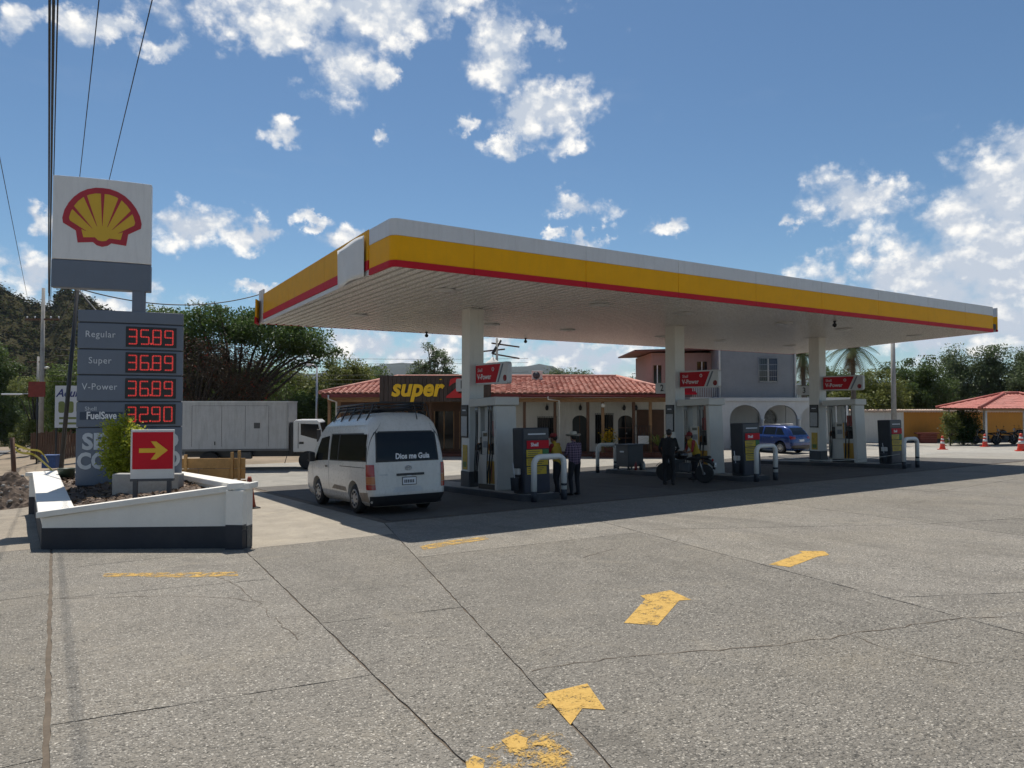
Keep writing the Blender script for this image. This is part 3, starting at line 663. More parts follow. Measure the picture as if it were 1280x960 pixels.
# lane signs on the columns
def lane_sign(x, num, label):
    o = thing('lane_sign', label, 'sign', (x, CY, 2.42), 0, 'red lane signs on the canopy columns')
    b = MB().prism(rounded(-2.1, -.27, 0, .62, .09), -.07, .07, 'x').build('sign_box', WHITECAP, o, bevel=.012)
    for s in (-1, 1):
        xs_ = (s * .071, s * .076)
        MB().prism([(-.32, .05), (-.32, .57), (-1.72, .57), (-1.46, .05)] , *xs_, 'x').build('red_panel', RED, b)
        MB().prism([(-1.55, .05), (-1.81, .57), (-1.88, .57), (-1.62, .05)], *xs_, 'x').build('grey_slash', SIGNGREY, b)
        MB().lathe([(.09, s * .0775), (.09, s * .0705)], 16, (0, -1.95, .16), axis='x').build('round_emblem', REDP, b)
    text('Shell', .15, LETTER, b, leftface(-.079, -.58, .42), ext=.001)
    text('V-Power', .22, LETTER, b, leftface(-.079, -.82, .22), ext=.001, bold=.004)
    MB().tube([(-.078, -1.32 + .05 * math.cos(R(40 * k)), .43 + .05 * math.sin(R(40 * k))) for k in range(10)], .012, 6).build('ring_mark', LETTER, b)
    MB().box(-.03, .03, -.30, -.24, .1, .5).build('bracket', STEEL, o)
    n = MB().prism(rounded(.27, .98, -.18, .22, .07), -.05, .05, 'x').build('number_box', WHITECAP, o, bevel=.01)
    text(num, .34, BLACKP, n, leftface(-.055, .62, .02), ext=.002, bold=.008)
    return o
for i, x in enumerate(COLX): lane_sign(x, str(i + 1), 'red and white fuel lane sign on the canopy column numbered ' + ('one', 'two', 'three')[i])
# plastic tape strung across the lane
tp = MB(); a, b = Vector((19.8, 15.2, gz(19.8, 15.2) + .75)), Vector((27.3, 15.0, gz(27.3, 15) + .55))
pts = [a.lerp(b, k / 16) + Vector((0, 0, -.18 * math.sin(math.pi * k / 16))) for k in range(17)]
tp.tube(pts, .012, 5)
tag(tp.build('barrier_rope', mat('pale_rope', (.4, .4, .36), .7)), 'thin pale rope strung low across the lane in front of the blue car', 'rope')
# ------------------------------------------------------------------ foliage
def leafmat(name, dark, light, trans=.25, third=None, spec=.25):
    m = bpy.data.materials.new(name); m.use_nodes = True; t = NT(m.node_tree); b = t.n['Principled BSDF']
    rnd = t.node('ShaderNodeNewGeometry').outputs['Random Per Island']
    n = t.noise(t.node('ShaderNodeTexCoord').outputs['Object'], .9, 3, .6)
    c = t.mix(t.math('ADD', t.math('MULTIPLY', rnd, .6), t.math('MULTIPLY', t.ramp(n, .3, .7), .4)), dark, light)
    if third: c = t.mix(t.ramp(rnd, .95, .97), c, third)
    t.l.new(c, b.inputs['Base Color']); b.inputs['Roughness'].default_value = .55; b.inputs['Specular IOR Level'].default_value = spec
    tr = t.node('ShaderNodeBsdfTranslucent', {0: t.mix(.5, c, light)})
    mx = t.node('ShaderNodeMixShader', {0: trans, 1: b.outputs[0], 2: tr.outputs[0]})
    t.l.new(mx.outputs[0], t.n['Material Output'].inputs[0])
    return m
def leaves_mesh(name, P, size, m, asp=.5, up=.35, seed=1, var=.5):
    r = np.random.default_rng(seed); n = len(P)
    a = r.normal(size=(n, 3)); a /= np.linalg.norm(a, axis=1)[:, None]
    nn = r.normal(size=(n, 3)) + np.array([0, 0, up * 3]); nn /= np.linalg.norm(nn, axis=1)[:, None]
    a -= nn * (a * nn).sum(1)[:, None]; a /= np.linalg.norm(a, axis=1)[:, None] + 1e-9
    b = np.cross(nn, a); s = size * (1 + var * (r.random(n) - .5) * 2)
    a *= s[:, None]; b *= (s * asp)[:, None]
    V = np.empty((n, 4, 3)); V[:, 0] = P - a; V[:, 1] = P + b * .9 - a * .1; V[:, 2] = P + a; V[:, 3] = P - b * .9 - a * .1
    me = bpy.data.meshes.new(name); me.vertices.add(4 * n); me.vertices.foreach_set('co', V.reshape(-1))
    me.loops.add(4 * n); me.loops.foreach_set('vertex_index', np.arange(4 * n)); me.polygons.add(n)
    me.polygons.foreach_set('loop_start', np.arange(n) * 4); me.polygons.foreach_set('loop_total', np.full(n, 4)); me.update(calc_edges=True); me.materials.append(m)
    return me
def link(name, me, parent, loc=(0, 0, 0)):
    o = bpy.data.objects.new(name, me); COL.objects.link(o); o.parent = parent; o.location = loc; return o
BARK = mat('grey_bark', (.13, .105, .085), .9, var=.3, bump=.5, bscale=20)
BARKD = mat('dark_bark', (.055, .045, .038), .9, var=.3, bump=.5)
def tree(name, label, base, h, lobes, m, leaf=.2, per=120, clump=.7, nclump=60, trunk=.18, fork=.35, seed=1, bark=None, group=None, gaps=.0, flat=1., cat='tree', up=.35, asp=.5):
    """lobes: list of (dx, dy, z, rx, ry, rz) ellipsoids that bound the crown; clumps of leaves fill their outer shells"""
    r = np.random.default_rng(seed); o = thing(name, label, cat, base, r.random() * 0, group); bark = bark or BARK
    C = []
    vol = np.array([l[3] * l[4] * l[5] for l in lobes]) ** .67; vol /= vol.sum()
    for l, w in zip(lobes, vol):
        k = max(3, int(nclump * w)); d = r.normal(size=(k, 3)); d /= np.linalg.norm(d, axis=1)[:, None]
        rad = r.random(k) ** .38
        C.append(np.array(l[:3]) + d * rad[:, None] * np.array(l[3:]))
    C = np.concatenate(C)
    if gaps: C = C[r.random(len(C)) > gaps]
    cs = clump * (.55 + .9 * r.random(len(C)))
    per = int(per * 1.9); leaf *= .62
    P = np.repeat(C, per, axis=0) + np.clip(r.normal(size=(len(C) * per, 3)), -1.6, 1.6) * np.repeat(cs, per)[:, None] * np.array([.5, .5, .42 * flat])
    link('crown', leaves_mesh('crown', P, leaf, m, asp, up, seed), o)
    tk = MB(); zf = h * fork; top = np.array(lobes[0][:3])
    tk.tube([(0, 0, -.3), (.03, .02, zf * .5), (top[0] * .1, top[1] * .1, zf)], [trunk * 1.35, trunk, trunk * .8], 9)
    tk.build('trunk', bark, o)
    br = MB(); idx = r.permutation(len(C))[:min(len(C), 34)]
    for i in idx:
        c = C[i]; s = np.array([top[0] * .1, top[1] * .1, zf * (.75 + .25 * r.random())]); mid = s + (c - s) * .5 + np.array([0, 0, .12 * np.linalg.norm(c - s)]) * (1 if r.random() > .3 else -.3)
        pts = smooth_path([tuple(s), tuple(mid), tuple(c)], 4); n = len(pts)
        br.tube(pts, [trunk * .5 * (1 - .85 * k / (n - 1)) for k in range(n)], 5, cap=False)
    br.build('limbs', bark, o, fix=False)
    return o
GL_MID = leafmat('leaf_mid_green', (.05, .08, .02), (.15, .21, .05), .35)
GL_DARK = leafmat('leaf_dark_green', (.03, .052, .016), (.10, .15, .042), .35)
GL_OLIVE = leafmat('leaf_olive', (.07, .09, .025), (.21, .235, .065), .35)
GL_YEL = leafmat('leaf_yellow_green', (.13, .19, .015), (.55, .56, .07), .5)
GL_GREY = leafmat('leaf_grey_green', (.05, .075, .036), (.16, .21, .10), .35)
GL_FLAM = leafmat('leaf_flame_tree', (.03, .06, .016), (.10, .165, .042), .3)
GL_DRY = leafmat('leaf_dry_brown', (.06, .045, .03), (.14, .11, .07), .15, (.35, .05, .03))

# ------------------------------------------------------------------ planter and price sign
planter = thing('planter', 'white walled planter with sloping coping and black base under the price sign', 'planter', (1.2, 17, gz(1.2, 17)))
PO = Vector(planter.location)
PWH = mat('planter_white_render', (.76, .73, .67), .75, var=.05, bump=.15, dirt=.22, dirtcol=(.5, .45, .38))
PBK = mat('planter_black_base', (.022, .024, .032), .7, var=.25, bump=.2, dirt=.2, dirtcol=(.07, .065, .06))
cor = [(-.15, 14.42, .03), (2.68, 12.22, .56), (2.73, 19.9, .12), (-.4, 22.2, .10)]
thick = [.2, .22, .2, .42]
SOILZ = [(-.15, -.12), (2.68, .36), (2.73, .02), (-.4, -.02)]
for i in range(4):
    a, b = Vector(cor[i]), Vector(cor[(i + 1) % 4]); dr = Vector((b.x - a.x, b.y - a.y)).normalized(); n = Vector((-dr.y, dr.x)); t_ = thick[i]
    def sect(p, zt, e=0, z0=None):
        g_ = gz(p.x, p.y) - .06; o_ = p.xy - n * e; i_ = p.xy + n * (t_ + e); zb = g_ if z0 is None else z0
        return [(o_.x - PO.x, o_.y - PO.y, zb - PO.z), (i_.x - PO.x, i_.y - PO.y, zb - PO.z), (i_.x - PO.x, i_.y - PO.y, zt - PO.z), (o_.x - PO.x, o_.y - PO.y, zt - PO.z)]
    q = [(0, 1, 2, 3), (7, 6, 5, 4), (0, 4, 5, 1), (1, 5, 6, 2), (2, 6, 7, 3), (3, 7, 4, 0)]
    MB().add(sect(a, a.z - .1) + sect(b, b.z - .1), q).build('wall', PWH, planter)
    ex = Vector((*(dr * .07), 0)); a2, b2 = a - ex * (1 if i in (0, 2) else .25), b + ex * (1 if i in (0, 2) else .25)
    lift = .0 if i in (0, 2) else .004
    MB().add(sect(a2, a.z + lift, .06, a.z - .1) + sect(b2, b.z + lift, .06, b.z - .1), q).build('coping', PWH, planter, bevel=.012)
    MB().add(sect(a, gz(a.x, a.y) + .36, .006) + sect(b, gz(b.x, b.y) + (.36 if i == 0 else .40), .006), q).build('painted_base', PBK, planter)
pr = Vector((2.68 - .12, 12.22 + .09)); dr = Vector((2.83, -2.2)).normalized(); n = Vector((dr.y, -dr.x))
for base, mm, z0, z1, e in (('corner_pier', PWH, -.2, .44, .03), ('pier_base', PBK, -.62, -.11, .036)):
    c0 = pr - dr * .14; c1 = pr + dr * .145
    poly = [c0 + n * e, c1 + n * e, c1 - n * .1, c0 - n * .1]
    pts = [(p.x - PO.x, p.y - PO.y) for p in (c0 + n * (.11 + e), c1 + n * (.11 + e), c1 - n * .05, c0 - n * .05)]
    MB().prism(pts, z0 - PO.z, z1 - PO.z).build(base, mm, planter)
def soil(a, b):
    p = [Vector((c[0], c[1], z)) for c, z in zip(cor, (-.10, .36, .0, -.05))]
    q = (p[0].lerp(p[1], a)).lerp(p[3].lerp(p[2], a), b)
    return (q.x - PO.x, q.y - PO.y, q.z - PO.z + .05 * math.sin(a * 17) * math.sin(b * 23) + random.uniform(-.025, .025))
MB().grid(soil, 40, 60).build('soil', SOIL, planter, fix=False)
# mulch and litter lying on the soil
r_ = np.random.default_rng(3); pp = []
for _ in range(5000):
    a, b = r_.random() * .9 + .05, r_.random() * .9 + .05; q = soil(a, b); pp.append((q[0], q[1], q[2] + .015))
tag(link('leaf_litter', leaves_mesh('leaf_litter', np.array(pp), .035, leafmat('dry_litter', (.05, .03, .02), (.24, .16, .10), .05), .6, .9, 4), planter), kind='stuff')

ps = thing('price_sign', 'tall slate-grey fuel price pylon with shell emblem panel', 'price sign', L(164, 16.6), R(-11.2))
PZ = ps.location.z
KC = .058
cv = lambda x: KC * x * x
def cpanel(name, x0, x1, z0, z1, m, y0=-.14, y1=.14, bevel=.012, parent=ps, xc=0., n=12):
    mb = MB(); vsx = []
    for i in range(n + 1):
        x = x0 + (x1 - x0) * i / n; c = cv(x - xc)
        cb_ = c if y1 < 0 else -c * .6
        vsx += [(x, y0 + c, z0 - PZ), (x, y0 + c, z1 - PZ), (x, y1 + cb_, z1 - PZ), (x, y1 + cb_, z0 - PZ)]
    fs = []
    for i in range(n):
        o_ = 4 * i
        for k in range(4): fs.append((o_ + k, o_ + (k + 1) % 4, o_ + 4 + (k + 1) % 4, o_ + 4 + k))
    fs += [(3, 2, 1, 0), (4 * n, 4 * n + 1, 4 * n + 2, 4 * n + 3)]
    return mb.add(vsx, fs).build(name, m, parent, bevel=bevel)
HW = 1.09
MB().box(.0, .27, -.12, .12, -.1, 4.6 - PZ).build('pole', SIGNGREY, ps, bevel=.02)
cpanel('backing_board', -HW + .03, HW - .03, -.1, 3.94, NAVY, -.125, .12)
cpanel('header_panel', -HW, HW, 3.73, 4.0, SIGNGREY)
rows = [(3.12, 3.70, 'Regular', '35.89'), (2.53, 3.09, 'Super', '36.89'), (1.92, 2.50, 'V-Power', '36.89'), (1.33, 1.89, 'FuelSave', '32.90')]
SEG = {'0': 'abcdef', '1': 'bc', '2': 'abged', '3': 'abgcd', '4': 'fgbc', '5': 'afgcd', '6': 'afgedc', '7': 'abc', '8': 'abcdefg', '9': 'abcdfg'}
for z0, z1, nm, val in rows:
    p = cpanel('price_panel', -HW, HW, z0, z1, SIGNGREY)
    zc = (z0 + z1) / 2
    sx0, sx1 = -.11, .95
    s_ = cpanel('led_screen', sx0, sx1, zc - .235, zc + .235, LEDOFF, -.156, -.13, .004, p)
    x = sx0 + .06
    for ch in val:
        if ch == '.':
            MB().box(x - .055, x - .015, cv(x) - .166, cv(x) - .158, zc - .175 - PZ, zc - .135 - PZ).build('decimal_point', LED, p); continue
        mb = MB(); w, h2, tk = .165, .165, .03
        S = {'a': (0, 2, w, 2), 'g': (0, 1, w, 1), 'd': (0, 0, w, 0), 'f': (0, 1, 0, 2), 'e': (0, 0, 0, 1), 'b': (w, 1, w, 2), 'c': (w, 0, w, 1)}
        for sg in SEG[ch]:
            xa, za, xb, zb = S[sg]; za, zb = zc - h2 + za * h2, zc - h2 + zb * h2
            nd = 5
            for q in range(nd):
                f0 = (q + .5) / nd; cx, cz = x + xa + (xb - xa) * f0, za + (zb - za) * f0
                hx, hz = (w / nd * .34, tk / 2) if zb == za else (tk / 2, h2 / nd * .34)
                mb.box(cx - hx, cx + hx, cv(cx) - .166, cv(cx) - .158, cz - hz - PZ, cz + hz - PZ)
        mb.build('digit', LED, p); x += .252
    if nm == 'FuelSave':
        cpanel('blue_patch', -1.02, -.15, zc - .12, zc + .06, mat('deep_blue', (.035, .05, .085), .5), -.146, -.13, 0, p)
        text('FuelSave', .235, LETTER, p, front(-.58, -.151, zc - .03 - PZ), bold=.006, sx=.76, warp=cv, ext=.002)
        text('Shell', .13, PALELET, p, front(-.8, -.149, zc + .13 - PZ), ext=.002, warp=cv)
    else:
        text(nm, .21, PALELET, p, front(-.63, -.148, zc + .03 - PZ), ext=.002, warp=cv, spacing=1.1, sx=.88)
p = cpanel('base_panel', -HW, HW, .0, 1.30, SIGNGREY)
LETD = mat('pale_block_letter', (.52, .55, .58), .5, var=.1)
text('SERVICIO', .50, LETD, p, front(.03, -.151, .98 - PZ), bold=.02, fit=1.98, warp=cv, ext=.003)
text('COMPLETO', .50, LETD, p, front(0, -.151, .54 - PZ), bold=.02, fit=2.12, warp=cv, ext=.003)
# emblem panel
XC = -.62
ew = cpanel('emblem_panel', XC - 1.0, XC + 1.0, 5.12, 7.02, mat('sign_face_white', (.72, .71, .70), .4, var=.04, dirt=.22, dirtcol=(.4, .39, .38), streak=True), -.16, .16, .02, ps, XC)
cpanel('grey_skirt', XC - 1.005, XC + 1.005, 4.48, 5.11, SIGNGREY, -.165, .165, .02, ps, XC)
half = [(0, .86), (.18, .85), (.38, .79), (.56, .69), (.72, .54), (.85, .36), (.95, .15), (1.0, -.08), (.98, -.22), (.66, -.42), (.61, -.76), (.23, -.72), (.14, -.80), (0, -.84)]
outer = half + [(-x, y) for x, y in half[-2:0:-1]]
def shellmesh(nm, poly, m, yo, k=.80):
    me = MB().add([(x * k, yo, z * k) for x, z in poly] + [(x * k, yo + .004, z * k) for x, z in poly], [tuple(range(len(poly))), tuple(range(len(poly), 2 * len(poly)))[::-1]] + [(i, (i + 1) % len(poly), len(poly) + (i + 1) % len(poly), len(poly) + i) for i in range(len(poly))]).mesh(nm, m)
    bend(me, cv, .1); o = bpy.data.objects.new(nm, me); COL.objects.link(o); o.parent = ew; o.location = (XC, 0, 6.12 - PZ); return o
shellmesh('shell_outline', outer, mat('emblem_red', (.42, .018, .03), .4, var=.05), -.167)
inh = [(0, .69), (.17, .685), (.33, .635), (.48, .55), (.61, .425), (.71, .28), (.79, .10), (.83, -.06), (.81, -.145), (.53, -.33), (.47, -.60), (.18, -.58), (.1, -.66), (0, -.68)]
SHY = mat('emblem_yellow', (.66, .40, .02), .4, var=.05)
shellmesh('shell_face', inh + [(-x, y) for x, y in inh[-2:0:-1]], SHY, -.173)
for a in (-63, -41, -20, 0, 20, 41, 63):
    t0 = R(90 - a); c0 = Vector((0, -.62)); d2 = Vector((math.cos(t0), math.sin(t0))); nn = Vector((-d2.y, d2.x))
    rr = {0: 1.33, 20: 1.31, 41: 1.19, 63: 1.0}[abs(a)]; r0 = .38 if abs(a) < 50 else .45
    a_, b_ = c0 + d2 * r0, c0 + d2 * rr; w = .048
    shellmesh('shell_rib', [tuple(a_ + nn * .004), tuple(a_ - nn * .004), tuple(b_ - nn * w), tuple(b_ + nn * w)], bpy.data.materials['emblem_red'], -.178)

# direction sign, block and shrub in the planter
ar = thing('direction_sign', 'small red direction sign with yellow arrow in the planter', 'sign', L(192, 13.1, .12), R(-32.7 + 10))
AZ = ar.location.z
def azz(z): return z - AZ
MB().box(-.37, .37, -.035, .035, azz(.47), azz(1.38)).build('board', mat('board_white', (.60, .60, .59), .4, var=.04, dirt=.1), ar, bevel=.012)
rb = MB().box(-.335, .36, -.042, -.0355, azz(.66), azz(1.335)).build('red_panel', RED, ar)
MB().box(-.37, .37, -.041, .04, azz(.44), azz(.485)).build('lower_rail', DKGREY, ar)
ay = azz(1.0)
MB().prism([(-.22, ay - .04), (.07, ay - .04), (-.02, ay - .165), (.07, ay - .165), (.27, ay), (.07, ay + .165), (-.02, ay + .165), (.07, ay + .04), (-.22, ay + .04)], -.048, -.0425, 'y').build('yellow_arrow', SHY, rb)
for s in (-1, 1): MB().box(s * .29 - .035, s * .29 + .035, -.03, .03, -.15, azz(.47)).build('post', DKGREY, ar)
cb = MB().box(-.65, .65, -.12, .12, -.1, .36).build('concrete_block', CONC, None, L(187, 14.0, .13), (0, 0, R(-32.7)), bevel=.02)
tag(cb, 'pale concrete block lying behind the red arrow sign', 'concrete block')
sb = thing('shrub', 'yellow-green clipped shrub in front of the price sign', 'shrub', L(158, 14.9, .18))
C = []
for k in range(95):
    dd = r_.normal(size=3); dd /= np.linalg.norm(dd); C.append(np.array([0, 0, .74]) + dd * np.array([.52, .5, .66]) * (.6 + .4 * r_.random()))
C = np.array(C); P = np.repeat(C, 120, axis=0) + r_.normal(size=(len(C) * 120, 3)) * .08
link('foliage', leaves_mesh('foliage', P, .032, GL_YEL, .55, .5, 5), sb)
st = MB()
for k in range(7): st.tube([(random.uniform(-.05, .05), random.uniform(-.05, .05), -.15), (random.uniform(-.15, .15), random.uniform(-.15, .15), .4), (random.uniform(-.3, .3), random.uniform(-.3, .3), .9)], [.02, .016, .008], 5)
st.build('stems', BARK, sb)
pt = MB().lathe([(.16, 0), (.2, .2), (.21, .22), (.17, .22), (.15, .1)], 14).build('plant_pot', mat('dark_green_pot', (.02, .04, .025), .5), None, L(85, 17.9, .02))
tag(pt, 'small dark green pot beside the leaning black pole', 'pot')
# ------------------------------------------------------------------ vehicles (local: y from the tail 0 forward, x to the right, z up)
class Body:
    def __init__(s, levels): s.L = levels
    def at(s, z):
        Ls = s.L
        if z <= Ls[0][0]: return Ls[0][1:]
        for a, b in zip(Ls[:-1], Ls[1:]):
            if z <= b[0]:
                t = (z - a[0]) / (b[0] - a[0]); return tuple(p + (q - p) * t for p, q in zip(a[1:], b[1:]))
        return Ls[-1][1:]
    def ring(s, z, n=6):
        yr, yf_, hw, rr, rf = s.at(z); out = []
        for cx, cyy, r, a0 in ((hw - rf, yf_ - rf, rf, 0), (-hw + rf, yf_ - rf, rf, 90), (-hw + rr, yr + rr, rr, 180), (hw - rr, yr + rr, rr, 270)):
            out += [(cx + r * math.cos(R(a0 + 90 * i / n)), cyy + r * math.sin(R(a0 + 90 * i / n)), z) for i in range(n + 1)]
        return out
    def mesh(s, name, m, wheels, wr, tx=.2):
        # refine the levels
        zs = []
        for a, b in zip(s.L[:-1], s.L[1:]): zs += [a[0] + (b[0] - a[0]) * k / 2 for k in range(2)]
        zs.append(s.L[-1][0])
        mb = MB(); rings = [s.ring(z) for z in zs]; n = len(rings[0]); vsx = [p for r_ in rings for p in r_]
        fs = [(i * n + j, i * n + (j + 1) % n, (i + 1) * n + (j + 1) % n, (i + 1) * n + j) for i in range(len(zs) - 1) for j in range(n)]
        mb.add(vsx, fs, 0, True); k = len(zs) - 1
        mb.add([], [tuple(j - len(vsx) + 0 for j in [])]) if False else None
        mb.f.append(list(range(n))[::-1]); mb.m.append(0); mb.sm.append(False)
        mb.f.append([k * n + j for j in range(n)]); mb.m.append(0); mb.sm.append(True)
        o = mb.build(name, m); cut = MB()
        for y in wheels: cut.lathe([(wr, -2), (wr, 2)], 28, (0, y, wr * .93), axis='x', smooth=False)
        # lathe about x puts (h,a,b): centre offsets are already world
        c = cut.build('cut', m); bo = o.modifiers.new('b', 'BOOLEAN'); bo.object = c; bo.operation = 'DIFFERENCE'; bo.solver = 'EXACT'
        bpy.context.view_layer.update()
        me = bpy.data.meshes.new_from_object(o.evaluated_get(bpy.context.evaluated_depsgraph_get()))
        bpy.data.objects.remove(o); bpy.data.objects.remove(c); me.name = name
        try: me.set_sharp_from_angle(angle=R(35))
        except Exception: pass
        return me
    def side(s, y, z, e):
        yr, yf_, hw, rr, rf = s.at(z); x = hw
        if y < yr + rr: x = hw - rr + math.sqrt(max(0, rr * rr - (yr + rr - y) ** 2))
        if y > yf_ - rf: x = hw - rf + math.sqrt(max(0, rf * rf - (y - yf_ + rf) ** 2))
        return x + e
    def rear(s, x, z, e):
        yr, yf_, hw, rr, rf = s.at(z); y = yr
        if abs(x) > hw - rr: y = yr + rr - math.sqrt(max(0, rr * rr - (abs(x) - hw + rr) ** 2))
        return y - e
    def frontf(s, x, z, e):
        yr, yf_, hw, rr, rf = s.at(z); y = yf_
        if abs(x) > hw - rf: y = yf_ - rf + math.sqrt(max(0, rf * rf - (abs(x) - hw + rf) ** 2))
        return y + e
    def sidepatch(s, name, q, m, parent, sgn=-1, e=.006, nu=8, nv=6):   # q: four (y,z)
        def fn(a, b):
            y = (q[0][0] * (1 - a) + q[1][0] * a) * (1 - b) + (q[3][0] * (1 - a) + q[2][0] * a) * b
            z = (q[0][1] * (1 - a) + q[1][1] * a) * (1 - b) + (q[3][1] * (1 - a) + q[2][1] * a) * b
            return (sgn * s.side(y, z, e), y, z)
        return MB().grid(fn, nu, nv).build(name, m, parent)
    def facepatch(s, name, q, m, parent, e=.006, nu=10, nv=6, fr=False):  # q: four (x,z)
        def fn(a, b):
            x = (q[0][0] * (1 - a) + q[1][0] * a) * (1 - b) + (q[3][0] * (1 - a) + q[2][0] * a) * b
            z = (q[0][1] * (1 - a) + q[1][1] * a) * (1 - b) + (q[3][1] * (1 - a) + q[2][1] * a) * b
            return (x, s.frontf(x, z, e) if fr else s.rear(x, z, e), z)
        return MB().grid(fn, nu, nv).build(name, m, parent)
def wheel(parent, x, y, r, w=.2, name='wheel'):
    sgn = 1 if x > 0 else -1
    prof = [(r * .62, -w / 2), (r * .93, -w / 2), (r, -w / 2 + .03), (r, w / 2 - .03), (r * .93, w / 2), (r * .62, w / 2)]
    t = MB().lathe(prof, 28, (x, y, r), axis='x').build(name, BLACK, parent)
    xo = x + sgn * (w * .5 + .003)
    h = MB().lathe([(r * .66, 0), (r * .60, sgn * .012), (r * .5, -sgn * .01), (r * .2, sgn * .02), (.02, sgn * .03)], 24, (xo, y, r), axis='x').build('hubcap', CHROME, t)
    sp = MB()
    for k in range(8):
        a = 2 * math.pi * k / 8
        sp.tube([(xo + sgn * .004, y + math.cos(a) * r * .36, r + math.sin(a) * r * .36), (xo + sgn * .004, y + math.cos(a) * r * .52, r + math.sin(a) * r * .52)], r * .055, 6)
    sp.build('hub_slot', BLACKP, t)
    return t
VPAINT = mat('van_white', (.60, .575, .53), .3, var=.05, dirt=.35, dirtcol=(.42, .39, .34), coat=.4, streak=True)
VGLASS = glass('tinted_glass', (.008, .009, .010), .06)
TAIL = mat('tail_lamp_red', (.32, .015, .012), .15, coat=.5); AMBER = mat('tail_lamp_amber', (.45, .16, .06), .2)
SEAM = mat('panel_seam', (.04, .04, .04), .8)
DIRTY = mat('mud_smear', (.30, .24, .18), .9, var=.5, scale=5)
vb = Body([(.20, .10, 4.55, .78, .10, .15), (.28, .03, 4.66, .87, .14, .25), (.45, -.02, 4.74, .925, .16, .3), (.62, 0, 4.74, .94, .16, .3), (.92, .02, 4.70, .945, .15, .32), (1.12, .04, 4.58, .94, .14, .36),
           (1.25, .055, 4.40, .93, .14, .36), (1.55, .10, 4.10, .90, .15, .36), (1.85, .16, 3.78, .855, .17, .34), (2.03, .21, 3.50, .81, .20, .32), (2.15, .27, 3.22, .745, .24, .32), (2.235, .36, 2.95, .65, .28, .32), (2.28, .50, 2.7, .5, .3, .3), (2.295, .70, 2.4, .3, .25, .25)])
WY = (1.0, 3.66); WRD = .335
